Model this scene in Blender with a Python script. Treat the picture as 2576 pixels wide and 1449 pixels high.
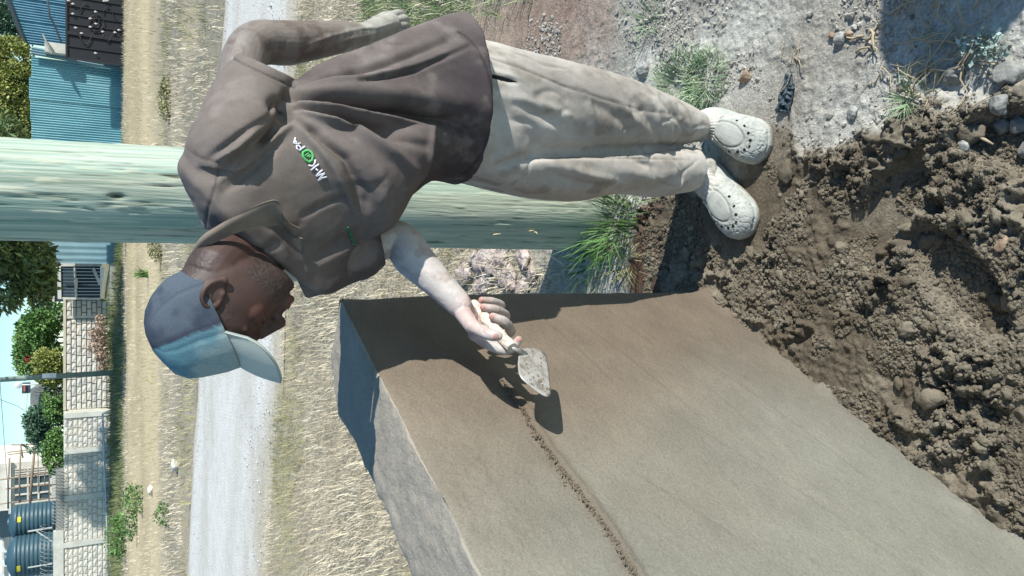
import bpy, bmesh, math, random
import numpy as np
from mathutils import Vector, Matrix
from mathutils.bvhtree import BVHTree

for _o in list(bpy.data.objects): bpy.data.objects.remove(_o)
SC = bpy.context.scene
COL = SC.collection
R = math.radians
rnd = random.Random(7)
rng = np.random.default_rng(7)

# ------------------------------------------------------------------ camera
H, PITCH, FPX = 1.75, R(29.4), 1932.0          # eye height, downward pitch, focal length in 2576-wide pixels
cam_d = bpy.data.cameras.new('camera'); cam = bpy.data.objects.new('camera', cam_d); COL.objects.link(cam)
cam_d.sensor_width = 36; cam_d.lens = 36*FPX/2576; cam_d.clip_start = .05; cam_d.clip_end = 3000
fw = Vector((0, math.cos(PITCH), -math.sin(PITCH))); up = Vector((0, math.sin(PITCH), math.cos(PITCH)))
xax, yax, zax = -up, Vector((1, 0, 0)), -fw       # the phone was held turned: the sky is at the picture's left
cam.matrix_world = Matrix(((xax.x, yax.x, zax.x, 0), (xax.y, yax.y, zax.y, 0), (xax.z, yax.z, zax.z, H), (0, 0, 0, 1)))
SC.camera = cam

# ------------------------------------------------------------------ sky, sun, exposure
SUN_AZ, SUN_EL = R(119), R(31.5)
world = bpy.data.worlds.new('World'); SC.world = world; world.use_nodes = True
wn = world.node_tree.nodes; wl = world.node_tree.links
sky = wn.new('ShaderNodeTexSky'); sky.sky_type = 'NISHITA'; sky.sun_disc = False
sky.sun_elevation = SUN_EL; sky.sun_rotation = SUN_AZ; sky.air_density = 1.0; sky.dust_density = 0.0; sky.ozone_density = 2.5
bg = wn['Background']; bg.inputs['Strength'].default_value = 0.13
tint = wn.new('ShaderNodeMix'); tint.data_type = 'RGBA'; tint.blend_type = 'MULTIPLY'; tint.inputs['Factor'].default_value = 1; tint.inputs['B'].default_value = (.74, .92, .95, 1)
wl.new(sky.outputs[0], tint.inputs['A']); wl.new(tint.outputs['Result'], bg.inputs['Color'])
sd = bpy.data.lights.new('sun', 'SUN'); sd.energy = 4.6; sd.angle = R(0.55); sd.color = (1.0, .98, .93)
sun = bpy.data.objects.new('sun', sd); COL.objects.link(sun)
SUNDIR = Vector((math.sin(SUN_AZ)*math.cos(SUN_EL), math.cos(SUN_AZ)*math.cos(SUN_EL), math.sin(SUN_EL)))
sun.rotation_euler = SUNDIR.to_track_quat('Z', 'Y').to_euler(); sun.location = SUNDIR*20
SC.view_settings.view_transform = 'Standard'; SC.view_settings.look = 'None'
SC.view_settings.exposure = 0.45; SC.view_settings.gamma = 1.0
SC.cycles.max_bounces = 5; SC.cycles.diffuse_bounces = 3; SC.cycles.use_denoising = True

# ------------------------------------------------------------------ helpers: where a seen point stands
def ray(dx, dy):
    u = (724.5-dy)/FPX; v = (1288-dx)/FPX
    return np.array([u, math.cos(PITCH)+v*math.sin(PITCH), -math.sin(PITCH)+v*math.cos(PITCH)])
EYE = np.array([0, 0, H])
def P(dx, dy, Y): r = ray(dx, dy); return EYE + r*(Y/r[1])          # on the upright plane at depth Y
def G(dx, dy, z=0.): r = ray(dx, dy); return EYE + r*((z-H)/r[2])   # on the level plane at height z
def zat(dx, Y): return P(dx, 724.5, Y)[2]
def V(a): return Vector((float(a[0]), float(a[1]), float(a[2])))

# ------------------------------------------------------------------ helpers: noise
def _hash(ix, iy, iz, seed):
    h = (ix.astype(np.int64)*374761393 + iy.astype(np.int64)*668265263 + iz.astype(np.int64)*2147483647 + seed*1274126177) & 0xffffffff
    h = ((h ^ (h >> 13))*1274126177) & 0xffffffff
    h = ((h ^ (h >> 16))*2246822519) & 0xffffffff
    return ((h ^ (h >> 15)) & 0xffffff)/float(0xffffff)
def vnoise(x, y, z=None, seed=0):
    flat2 = z is None; x = np.asarray(x, float); y = np.asarray(y, float); z = np.zeros_like(x) if flat2 else np.asarray(z, float)
    ix, iy, iz = np.floor(x), np.floor(y), np.floor(z); fx, fy, fz = x-ix, y-iy, z-iz
    sx, sy, sz = [f*f*f*(f*(f*6-15)+10) for f in (fx, fy, fz)]
    out = 0
    for a in (0, 1):
        for b in (0, 1):
            for c in ((0,) if flat2 else (0, 1)):
                w = (sx if a else 1-sx)*(sy if b else 1-sy)*(sz if c else 1-sz)
                out = out + w*_hash(ix+a, iy+b, iz+c, seed)
    return out*2-1
def fbm(x, y, z=None, oct=4, seed=0, gain=.5):
    s = 0; a = 1; n = 0; f = 1
    for i in range(oct):
        s = s + a*vnoise(np.asarray(x)*f, np.asarray(y)*f, None if z is None else np.asarray(z)*f, seed+i*17); n += a; a *= gain; f *= 2.03
    return s/n
def sstep(a, b, x): t = np.clip((x-a)/(b-a), 0, 1); return t*t*(3-2*t)
def polydist(X, Y, poly):
    """signed distance to a closed polygon, positive inside"""
    poly = np.asarray(poly, float)[:, :2]; n = len(poly)
    d = np.full(np.shape(X), 1e18); ins = np.zeros(np.shape(X), bool)
    for i in range(n):
        a = poly[i]; b = poly[(i+1) % n]; e = b-a
        t = np.clip(((X-a[0])*e[0]+(Y-a[1])*e[1])/(e@e+1e-12), 0, 1)
        d = np.minimum(d, (X-a[0]-t*e[0])**2+(Y-a[1]-t*e[1])**2)
        c = (a[1] > Y) != (b[1] > Y)
        with np.errstate(divide='ignore', invalid='ignore'):
            xi = (b[0]-a[0])*(Y-a[1])/(b[1]-a[1]+1e-15)+a[0]
        ins ^= c & (X < xi)
    return np.where(ins, 1, -1)*np.sqrt(d)

# ------------------------------------------------------------------ helpers: objects
def link(o, parent=None):
    COL.objects.link(o)
    if parent is not None: o.parent = parent
    return o
def tag(o, label=None, cat=None, group=None, kind=None):
    if label: o['label'] = label
    if cat: o['category'] = cat
    if group: o['group'] = group
    if kind: o['kind'] = kind
    return o
def empty(name, loc, label=None, cat=None, group=None, rz=0):
    o = bpy.data.objects.new(name, None); o.location = V(loc); o.rotation_euler = (0, 0, rz); o.empty_display_size = .1
    link(o); return tag(o, label, cat, group)
def mesh_np(name, verts, faces, mat=None, smooth=True):
    """faces: (n,k) array or list of lists"""
    me = bpy.data.meshes.new(name)
    verts = np.asarray(verts, np.float32).reshape(-1, 3)
    if isinstance(faces, np.ndarray):
        n, k = faces.shape
        me.vertices.add(len(verts)); me.vertices.foreach_set('co', verts.ravel())
        me.loops.add(n*k); me.loops.foreach_set('vertex_index', faces.astype(np.int32).ravel())
        me.polygons.add(n); me.polygons.foreach_set('loop_start', np.arange(0, n*k, k, dtype=np.int32))
        try: me.polygons.foreach_set('loop_total', np.full(n, k, np.int32))
        except Exception: pass
        me.update(calc_edges=True)
    else:
        me.from_pydata([tuple(map(float, v)) for v in verts], [], [tuple(map(int, f)) for f in faces]); me.update()
    me.polygons.foreach_set('use_smooth', np.full(len(me.polygons), smooth, bool))
    if mat: me.materials.append(mat)
    return me
def obj(name, me, parent=None, world_space=True):
    """link a mesh given in world coordinates; under a parent its vertices become local to it"""
    o = bpy.data.objects.new(name, me)
    if parent is not None and world_space:
        m = root_matrix(parent).inverted()
        if m != Matrix.Identity(4): me.transform(m)
    return link(o, parent)
def root_matrix(o):
    m = Matrix.LocRotScale(o.location, o.rotation_euler, o.scale)
    return (root_matrix(o.parent) @ m) if o.parent else m
def fattr(me, name, vals):
    a = me.attributes.new(name, 'FLOAT', 'POINT'); a.data.foreach_set('value', np.asarray(vals, np.float32).ravel())
def cattr(me, name, cols):
    a = me.attributes.new(name, 'FLOAT_COLOR', 'POINT')
    c = np.ones((len(cols), 4), np.float32); c[:, :3] = cols; a.data.foreach_set('color', c.ravel())
def coords(me):
    a = np.empty(len(me.vertices)*3, np.float32); me.vertices.foreach_get('co', a); return a.reshape(-1, 3).astype(float)
def setco(me, v): me.vertices.foreach_set('co', np.asarray(v, np.float32).ravel()); me.update()
def normals(me):
    a = np.empty(len(me.vertices)*3, np.float32); me.vertex_normals.foreach_get('vector', a); return a.reshape(-1, 3).astype(float)
def grid_faces(nu, nv, wrap_v=False):
    i = np.arange(nu-1)[:, None]; j = np.arange(nv if wrap_v else nv-1)[None, :]; j2 = (j+1) % nv
    return np.stack([i*nv+j, i*nv+j2, (i+1)*nv+j2, (i+1)*nv+j], -1).reshape(-1, 4)

class MB:
    """collects simple solids and turns them into one mesh"""
    def __init__(s): s.v = []; s.f = []
    def add(s, vs, fs):
        b = len(s.v); s.v += [tuple(map(float, v)) for v in vs]; s.f += [tuple(int(i)+b for i in f) for f in fs]; return s
    def box(s, lo, hi, M=None):
        x0, y0, z0 = lo; x1, y1, z1 = hi
        vs = [(x0,y0,z0),(x1,y0,z0),(x1,y1,z0),(x0,y1,z0),(x0,y0,z1),(x1,y0,z1),(x1,y1,z1),(x0,y1,z1)]
        if M is not None: vs = [M @ Vector(v) for v in vs]
        return s.add(vs, [(3,2,1,0),(4,5,6,7),(0,1,5,4),(1,2,6,5),(2,3,7,6),(3,0,4,7)])
    def bar(s, a, b, w, d=None, side=None):
        """square bar from a to b"""
        a = V(a); b = V(b); d = w if d is None else d; t = (b-a).normalized()
        h = Vector(side) if side else (Vector((0, 0, 1)) if abs(t.z) < .9 else Vector((0, 1, 0)))
        x = t.cross(h).normalized(); y = x.cross(t)
        vs = [p + x*sx*w/2 + y*sy*d/2 for p in (a, b) for sx, sy in ((-1,-1),(1,-1),(1,1),(-1,1))]
        return s.add(vs, [(3,2,1,0),(4,5,6,7),(0,1,5,4),(1,2,6,5),(2,3,7,6),(3,0,4,7)])
    def tube(s, pts, rad, n=8, caps=True):
        pts = [V(p) for p in pts]; m = len(pts); rad = rad if hasattr(rad, '__len__') else [rad]*m
        t0 = (pts[1]-pts[0]).normalized(); h = Vector((0, 0, 1)) if abs(t0.z) < .9 else Vector((0, 1, 0)); x = t0.cross(h).normalized()
        vs = []
        for i, p in enumerate(pts):
            t = (pts[min(i+1, m-1)]-pts[max(i-1, 0)]).normalized(); x = (x - t*x.dot(t)).normalized(); y = t.cross(x)
            for k in range(n):
                a = 2*math.pi*k/n; vs.append(p + (x*math.cos(a)+y*math.sin(a))*rad[i])
        fs = [(i*n+k, i*n+(k+1) % n, (i+1)*n+(k+1) % n, (i+1)*n+k) for i in range(m-1) for k in range(n)]
        if caps: fs += [tuple(range(n-1, -1, -1)), tuple((m-1)*n+k for k in range(n))]
        return s.add(vs, fs)
    def mesh(s, name, mat=None, smooth=False): return mesh_np(name, s.v, s.f, mat, smooth)
    def build(s, name, mat, parent=None, smooth=False): return obj(name, s.mesh(name, mat, smooth), parent)

# ------------------------------------------------------------------ helpers: materials
def new_mat(name):
    m = bpy.data.materials.new(name); m.use_nodes = True
    return m, m.node_tree.nodes, m.node_tree.links, m.node_tree.nodes['Principled BSDF']
def srgb(r, g, b): return tuple(((c/255)/12.92 if c/255 <= .04045 else ((c/255+.055)/1.055)**2.4) for c in (r, g, b))
def ramp(n, stops):
    r = n.new('ShaderNodeValToRGB'); cr = r.color_ramp
    while len(cr.elements) < len(stops): cr.elements.new(.5)
    for e, (p, c) in zip(cr.elements, stops): e.position = p; e.color = (*c, 1)
    return r
def mat(name, stops, scale=5, detail=6, rough=.85, bump=None, stretch=(1, 1, 1), attr=None, island=0., metal=0., spec=.3, sub=0., fine=None, dist=0.):
    """colour from fractal noise; bump=(scale, strength, distance); attr: a colour attribute that replaces the ramp's hue; island: brightness change per loose piece"""
    m, n, l, b = new_mat(name)
    tc = n.new('ShaderNodeTexCoord'); mp = n.new('ShaderNodeMapping'); mp.inputs['Scale'].default_value = stretch
    l.new(tc.outputs['Object'], mp.inputs['Vector'])
    nz = n.new('ShaderNodeTexNoise'); nz.inputs['Scale'].default_value = scale; nz.inputs['Detail'].default_value = detail; nz.inputs['Roughness'].default_value = .6
    nz.inputs['Distortion'].default_value = dist
    l.new(mp.outputs[0], nz.inputs['Vector'])
    r = ramp(n, stops); l.new(nz.outputs['Fac'], r.inputs['Fac']); col = r.outputs['Color']
    if attr:
        a = n.new('ShaderNodeAttribute'); a.attribute_name = attr
        mx = n.new('ShaderNodeMix'); mx.data_type = 'RGBA'; mx.blend_type = 'MULTIPLY'; mx.inputs['Factor'].default_value = 1
        l.new(a.outputs['Color'], mx.inputs['A']); l.new(col, mx.inputs['B']); col = mx.outputs['Result']
    if fine:                                              # (scale, amount): small light and dark grains
        n2 = n.new('ShaderNodeTexNoise'); n2.inputs['Scale'].default_value = fine[0]; n2.inputs['Detail'].default_value = 3
        l.new(mp.outputs[0], n2.inputs['Vector'])
        r2 = ramp(n, [(.3, (1-fine[1],)*3), (.7, (1+fine[1],)*3)]); l.new(n2.outputs['Fac'], r2.inputs['Fac'])
        mx = n.new('ShaderNodeMix'); mx.data_type = 'RGBA'; mx.blend_type = 'MULTIPLY'; mx.inputs['Factor'].default_value = 1
        l.new(col, mx.inputs['A']); l.new(r2.outputs['Color'], mx.inputs['B']); col = mx.outputs['Result']
    if island:
        g = n.new('ShaderNodeNewGeometry'); mr = n.new('ShaderNodeMapRange'); mr.inputs['To Min'].default_value = 1-island; mr.inputs['To Max'].default_value = 1+island
        l.new(g.outputs['Random Per Island'], mr.inputs['Value'])
        oi = n.new('ShaderNodeHueSaturation'); l.new(mr.outputs[0], oi.inputs['Value']); l.new(col, oi.inputs['Color']); col = oi.outputs['Color']
    l.new(col, b.inputs['Base Color'])
    b.inputs['Roughness'].default_value = rough; b.inputs['Metallic'].default_value = metal; b.inputs['Specular IOR Level'].default_value = spec
    if sub: b.inputs['Subsurface Weight'].default_value = sub; b.inputs['Subsurface Radius'].default_value = (.01, .004, .002); b.inputs['Subsurface Scale'].default_value = .6
    if bump:
        bs = bump if isinstance(bump, list) else [bump]; prev = None
        for sc_, st_, di_ in bs:
            nb = n.new('ShaderNodeTexNoise'); nb.inputs['Scale'].default_value = sc_; nb.inputs['Detail'].default_value = 5; l.new(mp.outputs[0], nb.inputs['Vector'])
            bp = n.new('ShaderNodeBump'); bp.inputs['Strength'].default_value = st_; bp.inputs['Distance'].default_value = di_
            l.new(nb.outputs['Fac'], bp.inputs['Height'])
            if prev: l.new(prev.outputs[0], bp.inputs['Normal'])
            prev = bp
        l.new(prev.outputs[0], b.inputs['Normal'])
    return m
def plain(name, c, rough=.7, metal=0., spec=.3, var=.15, scale=20, bump=None, island=0.):
    return mat(name, [(.3, tuple(x*(1-var) for x in c)), (.7, tuple(min(1, x*(1+var)) for x in c))], scale, 4, rough, bump, metal=metal, spec=spec, island=island)
# ================================================================== the ground
WK = np.array([-.02, 1.867]); WD = np.array([-.4907, -.8713]); WN = np.array([.8713, -.4907])   # plastered wall: near corner, run, face normal
WET = [G(*q)[:2] for q in [(1590, 790), (1575, 690), (1600, 520), (1640, 490), (1740, 470), (1880, 440), (1945, 400), (1952, 322), (1998, 345), (2026, 372), (2146, 368), (2226, 342),
       (2286, 290), (2346, 256), (2426, 240), (2520, 215), (2700, 150), (3000, 100), (3000, 2200), (2576, 1900)]]
RED = [G(*q)[:2] for q in [(1180, -60), (1480, -60), (1520, 60), (1480, 170), (1440, 420), (1200, 430), (1160, 200)]]
ROADF = [G(*q)[:2] for q in [(567, 0), (548, 250), (500, 950), (487, 1150), (472, 1449)]]
ROADN = [G(*q)[:2] for q in [(752, 0), (735, 350), (705, 985), (690, 1100), (665, 1449)]]
def ext(a, b, k): return a+(a-b)/np.linalg.norm(a-b)*k
ROADF = [ext(ROADF[0], ROADF[2], 60)]+ROADF+[ext(ROADF[-1], ROADF[-3], 90)]
ROADN = [ext(ROADN[0], ROADN[2], 60)]+ROADN+[ext(ROADN[-1], ROADN[-3], 90)]
ROADP = ROADF+ROADN[::-1]
FEET = [(.48, 1.70, .13), (.27, 1.72, .13)]
def zones(X, Y):
    w1 = .05*fbm(X*5, Y*5, oct=4, seed=3)+.02*fbm(X*22, Y*22, oct=2, seed=4)
    near = (np.abs(X) < 8) & (Y < 9) & (Y > -6)
    wet = np.zeros_like(X); red = np.zeros_like(X)
    wet[near] = sstep(-.03, .03, polydist(X[near], Y[near], WET)+w1[near])
    red[near] = sstep(-.25, .25, polydist(X[near], Y[near], RED)+3*w1[near])*(1-wet[near])
    road = polydist(X, Y, ROADP)+.06*fbm(X*1.3, Y*1.3, oct=3, seed=9)
    return wet, red, road
def ground_h(X, Y, parts=None):
    wet, red, road = parts if parts is not None else zones(X, Y)
    nearf = 1-sstep(3, 6, Y)
    h = .010*fbm(X*3, Y*3, oct=3, seed=21)*nearf
    # loose dry soil
    h = h + (1-wet)*nearf*(.007*fbm(X*11, Y*11, oct=4, seed=22)+.0035*np.maximum(fbm(X*60, Y*60, oct=2, seed=23), 0)*2)
    # lumpy wet mortar
    cl = 1-np.abs(fbm(X*16, Y*16, oct=4, seed=31, gain=.6)); fl = sstep(.05, .35, fbm(X*5, Y*5, oct=2, seed=33))
    amp = wet*nearf*(.25+.75*fl)
    dw = (X-WK[0])*WN[0]+(Y-WK[1])*WN[1]                   # distance from the plastered face
    amp = amp*(.3+.7*sstep(.0, .12, dw))
    h = h + amp*(.05*(cl**3-.45)+.022*fbm(X*34, Y*34, oct=3, seed=34, gain=.65)) + wet*nearf*.03*sstep(.1, .35, dw)*sstep(-.3, .3, fbm(X*2.2, Y*2.2, oct=2, seed=36))
    # trodden prints in the mortar
    for (px, py, ln, wd, an) in [(.02, 1.02, .17, .07, .7), (.20, 1.20, .16, .07, 2.4), (-.14, .80, .17, .06, .3), (.30, .86, .15, .07, 1.2)]:
        a, b = (X-px)*math.cos(an)+(Y-py)*math.sin(an), -(X-px)*math.sin(an)+(Y-py)*math.cos(an)
        k = 1-sstep(.75, 1.15, np.sqrt((a/ln)**2+(b/wd)**2)); h = h*(1-k)+(-.022)*k
    for (px, py, rd) in FEET:                             # firm under the shoes
        k = 1-sstep(rd, rd+.13, np.hypot(X-px, Y-py)); h = h*(1-k)
    # verges, road bed, the bank below the far wall, low rises beyond
    h = h + (1-nearf)*.05*fbm(X*.5, Y*.5, oct=3, seed=41)
    h = np.where(road > -.4, h*(1-sstep(-.4, .1, road))-.03*sstep(-.4, .1, road), h)
    h = h + .42*sstep(38.5, 44, Y)*(1-sstep(-1, 3, X))
    far = sstep(60, 200, Y); h = h + far*(1.5+1.5*fbm(X*.01, Y*.01, oct=2, seed=44))
    # unseen spoil heap, added right of the frame to cast shade on the soil
    hp = np.exp(-(((X-1.95)/.46)**2+((Y-.36)/.38)**2)**1.1); h = h + hp*(.92+.10*fbm(X*5, Y*5, oct=3, seed=48))
    h = h + .10*np.exp(-(((X-1.7)/.8)**2+((Y-.4)/.7)**2))
    return h
def grow(a, step, k, end): 
    out = []; x = a
    while abs(x) < abs(end): x += step; out.append(x); step *= k
    return out
gx = list(np.arange(-.72, 1.02, .0042)); gx = sorted(grow(gx[0], -.008, 1.16, 600))+gx+grow(gx[-1], .008, 1.16, 600)
gy = list(np.arange(.78, 2.05, .0042)); gy = gy+list(np.arange(2.056, 2.6, .008))+list(np.arange(2.61, 4.2, .016)); gy = sorted([v for v in grow(gy[0], -.008, 1.2, -1e9)] if False else [.78-.01*(1.22**i) for i in range(1, 40)])+gy+grow(gy[-1], .02, 1.09, 1500)
GX, GY = np.meshgrid(np.array(gx), np.array(gy), indexing='ij'); sh = GX.shape
gxf, gyf = GX.ravel(), GY.ravel(); zz = zones(gxf, gyf); gz = ground_h(gxf, gyf, zz)
gm = mesh_np('ground', np.stack([gxf, gyf, gz], -1), grid_faces(*sh)[:, ::-1])
def mixc(a, b, w): w = np.asarray(w)[:, None]; return np.asarray(a)*(1-w)+np.asarray(b)*w
wet, red, road = zz
n1 = fbm(gxf*3, gyf*3, oct=4, seed=51)
dust = mixc(srgb(178, 176, 166), srgb(154, 149, 138), sstep(-.3, .4, n1))
col = mixc(dust, srgb(138, 108, 92), red*.8)
wetc = mixc(srgb(98, 89, 75), srgb(122, 114, 99), sstep(-.25, .35, fbm(gxf*4, gyf*4, oct=3, seed=53)))
wetc = mixc(wetc, srgb(86, 66, 54), sstep(.1, .5, fbm(gxf*2.3+5, gyf*2.3, oct=3, seed=54))*sstep(1.1, 1.7, gyf))
col = mixc(0*dust, col, 1-wet)+wetc*wet[:, None]
straw = mixc(srgb(178, 166, 142), srgb(152, 144, 124), sstep(-.3, .3, fbm(gxf*.9, gyf*.9, oct=4, seed=55)))
gk = sstep(2.3, 3.4, gyf)*(1-red*.7); col = mixc(0*col, col, 1-gk)+straw*gk[:, None]
ys = gyf-.09*gxf+1.2*fbm(gxf*.12, gyf*.12, oct=3, seed=56)
sandy = sstep(19.5, 22.5, ys)*(1-sstep(35, 38, ys)); sand = mixc(srgb(208, 190, 152), srgb(190, 172, 138), sstep(-.2, .3, fbm(gxf*.1, gyf*1.5, oct=3, seed=57)))
col = mixc(0*col, col, 1-sandy)+sand*sandy[:, None]
scrub = sstep(36, 39, gyf); col = mixc(col, srgb(120, 118, 88), scrub*.8)
cattr(gm, 'soil', col)
GROUND = mat('soil', [(.25, (.62, .62, .62)), (.5, (.98, .98, .98)), (.75, (1.25, 1.24, 1.2))], 30, 8, .95, [(90, .5, .01), (260, .5, .004)], attr='soil', fine=(140, .22), spec=.15)
gm.materials.append(GROUND)
ground = obj('ground', gm); tag(ground, kind='structure')

# the gravel road behind
def strip(near, far, z, n=160, m=14):
    def res(pl):
        pl = np.array(pl); s = np.concatenate([[0], np.cumsum(np.linalg.norm(np.diff(pl, axis=0), axis=1))]); t = np.linspace(0, 1, n)
        return np.stack([np.interp(t*s[-1], s, pl[:, k]) for k in (0, 1)], -1)
    a, b = res(near), res(far); w = np.linspace(0, 1, m)[None, :, None]; p = a[:, None]*(1-w)+b[:, None]*w
    x, y = p[..., 0], p[..., 1]; e = np.abs(np.linspace(-1, 1, m))[None]
    zz = z+.03*(1-e**2)+.012*fbm(x*1.2, y*1.2, oct=3, seed=61)-.035*(e > .99)
    o = .10*fbm(x*.9, y*.9, oct=3, seed=62)*(e > .99); y = y+o
    return np.stack([x, y, zz], -1).reshape(-1, 3), grid_faces(n, m)
rv, rf = strip(ROADN, ROADF, .012, 500, 48)
ROAD = mat('road_gravel', [(.3, srgb(206, 202, 191)), (.5, srgb(216, 212, 202)), (.75, srgb(224, 220, 210))], 6, 8, .95, [(40, .6, .02), (140, .5, .006)], fine=(55, .12), spec=.15, attr='soil')
rm = mesh_np('road', rv, rf, ROAD); ac = np.tile(np.linspace(-1, 1, 48), 500); rn = fbm(rv[:, 0]*.5, rv[:, 1]*2.0, oct=4, seed=63); tr_ = np.exp(-((np.abs(ac+.06*rn)-.42)/.13)**2)
rcol = mixc(np.ones((len(rv), 3)), np.array([.86, .84, .80]), np.clip(.7*tr_+.8*sstep(0, .5, rn), 0, 1)); rcol = mixc(rcol, np.array([.74, .68, .57]), sstep(.72, 1.02, np.abs(ac)+.22*rn)); cattr(rm, 'soil', rcol)
road_o = obj('road', rm); tag(road_o, kind='structure')

# ================================================================== lumps, stones
_ico = bmesh.new(); bmesh.ops.create_icosphere(_ico, subdivisions=1, radius=1); ICO_V = np.array([v.co[:] for v in _ico.verts]); ICO_F = np.array([[v.index for v in f.verts] for f in _ico.faces]); _ico.free()
_ico = bmesh.new(); bmesh.ops.create_icosphere(_ico, subdivisions=4, radius=1); IC4_V = np.array([v.co[:] for v in _ico.verts]); IC4_F = np.array([[v.index for v in f.verts] for f in _ico.faces]); _ico.free()
OCT_V = np.array([(1, 0, 0), (-1, 0, 0), (0, 1, 0), (0, -1, 0), (0, 0, 1), (0, 0, -1)], float)*1.15; OCT_F = np.array([(0, 2, 4), (2, 1, 4), (1, 3, 4), (3, 0, 4), (2, 0, 5), (1, 2, 5), (3, 1, 5), (0, 3, 5)])
def lumps(name, pos, size, m, seed=0, flat=.75, jit=.35, smooth=True):
    pos, size = np.asarray(pos), np.asarray(size)
    if len(pos) > 2500 and np.median(size) < .0029:                                    # the coarse ones get a rounder solid than the dust
        k = size > .0029; a, c = lumps(name, pos[k], size[k], m, seed, flat, jit*.8, smooth) if 0 < k.sum() <= 2500 else _lump(pos[k], size[k], m, name, seed, flat, jit*.8, smooth, ICO_V, ICO_F), _lump(pos[~k], size[~k], m, name, seed+1, flat, jit, smooth, OCT_V, OCT_F)
        va, vc = coords(a), coords(c); fa = np.array([p.vertices[:] for p in a.polygons]); fc = np.array([p.vertices[:] for p in c.polygons])+len(va)
        return mesh_np(name, np.concatenate([va, vc]), np.concatenate([fa, fc]), m, smooth)
    return _lump(pos, size, m, name, seed, flat, jit, smooth, ICO_V, ICO_F)
def _lump(pos, size, m, name, seed, flat, jit, smooth, base, tri):
    r = np.random.default_rng(seed); N = len(pos)
    v = base[None]*(1+jit*r.uniform(-1, 1, (N, len(base), 1)))
    a = r.uniform(0, 6.28, N); c, s = np.cos(a)[:, None], np.sin(a)[:, None]
    sx, sy, sz = [r.uniform(.7, 1.3, (N, 1)) for _ in range(3)]
    x, y, z = v[..., 0]*sx, v[..., 1]*sy, v[..., 2]*sz*flat
    v = np.stack([x*c-y*s, x*s+y*c, z], -1)*np.asarray(size)[:, None, None]+np.asarray(pos)[:, None, :]
    f = tri[None]+(np.arange(N)*len(base))[:, None, None]
    return mesh_np(name, v.reshape(-1, 3), f.reshape(-1, 3), m, smooth)
WETM = mat('mortar_crumb', [(.3, srgb(92, 83, 69)), (.55, srgb(114, 106, 91)), (.8, srgb(132, 123, 107))], 6, 5, .95, (180, .5, .004), island=.25, spec=.15)
DUSTM = mat('dry_clod', [(.3, srgb(146, 142, 132)), (.6, srgb(174, 170, 160)), (.8, srgb(190, 186, 176))], 12, 5, .95, (160, .4, .004), island=.2, spec=.15)
N = 150000; X = rng.uniform(-.72, 1.0, N); Y = rng.uniform(.78, 2.15, N); w, rd_, _ = zones(X, Y)
dw = (X-WK[0])*WN[0]+(Y-WK[1])*WN[1]; ok = (w+rng.normal(0, .22, N) > .62) & ((dw > .012) | (Y > 1.9)) & (fbm(X*6, Y*6, oct=3, seed=71) > -.12)
for (px, py, rd) in FEET: ok &= np.hypot(X-px, Y-py) > rd+.02
X, Y = X[ok], Y[ok]; sz = .0025*np.exp(rng.normal(0, .5, len(X))); sz = np.clip(sz, .0013, .010)
crumb = obj('mortar_crumbs', lumps('mortar_crumbs', np.stack([X, Y, ground_h(X, Y)+sz*.2], -1), sz, WETM, 3, .8, .4, False)); tag(crumb, 'crumbly dark mortar lumps strewn below the plastered wall', 'mortar', kind='stuff')
N = 150; X = rng.uniform(-.5, 1.0, N); Y = rng.uniform(.8, 2.05, N); w, rd_, _ = zones(X, Y); dw = (X-WK[0])*WN[0]+(Y-WK[1])*WN[1]; ok = (w > .8) & (dw > .04)
for (px, py, rd) in FEET: ok &= np.hypot(X-px, Y-py) > rd+.04
X, Y = X[ok], Y[ok]; vs, fs = [], []; _ico = bmesh.new(); bmesh.ops.create_icosphere(_ico, subdivisions=3, radius=1); C3V = np.array([v.co[:] for v in _ico.verts]); C3F = np.array([[v.index for v in f.verts] for f in _ico.faces]); _ico.free()
for k, (x_, y_) in enumerate(zip(X, Y)):
    s_ = float(np.clip(.012*np.exp(rng.normal(0, .45)), .007, .032)); d_ = 1+.75*fbm(C3V[:, 0]*1.7+k, C3V[:, 1]*1.7, C3V[:, 2]*1.7, oct=4, seed=700+k, gain=.75)+.16*fbm(C3V[:, 0]*7, C3V[:, 1]*7, C3V[:, 2]*7+k, oct=2, seed=900+k); v_ = C3V*d_[:, None]*[1.3, .9, .55]; a_ = rng.uniform(0, 6.28)
    v_ = np.stack([v_[:, 0]*math.cos(a_)-v_[:, 1]*math.sin(a_), v_[:, 0]*math.sin(a_)+v_[:, 1]*math.cos(a_), v_[:, 2]], -1)*s_; vs.append(v_+[x_, y_, float(ground_h(np.array([x_]), np.array([y_]))[0])+s_*.2]); fs.append(C3F+k*len(C3V))
clod = obj('mortar_clods', mesh_np('mortar_clods', np.concatenate(vs), np.concatenate(fs), WETM)); tag(clod, 'larger torn clods lying in the dark mortar below the wall', 'mortar', kind='stuff')
N = 70000; X = rng.uniform(.05, 1.6, N); Y = rng.uniform(.75, 3.2, N); w, rd_, _ = zones(X, Y)
dens = fbm(X*3.2, Y*3.2, oct=3, seed=72); ptc = polydist(X, Y, [G(*q)[:2] for q in ((1960, 330), (1930, 200), (1960, 90), (2080, 60), (2190, 130), (2200, 300), (2130, 370), (2030, 370))]); ok = (w < .3) & (dens+rng.normal(0, .12, N)-.5*sstep(-.02, .05, ptc) > .10) & (((X-WK[0])*WN[0]+(Y-WK[1])*WN[1] > .02) | (Y > 2.0))
for (px, py, rd) in FEET: ok &= np.hypot(X-px, Y-py) > rd
X, Y = X[ok], Y[ok]; sz = np.clip(.0022*np.exp(rng.normal(0, .6, len(X))), .0012, .011)
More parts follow.
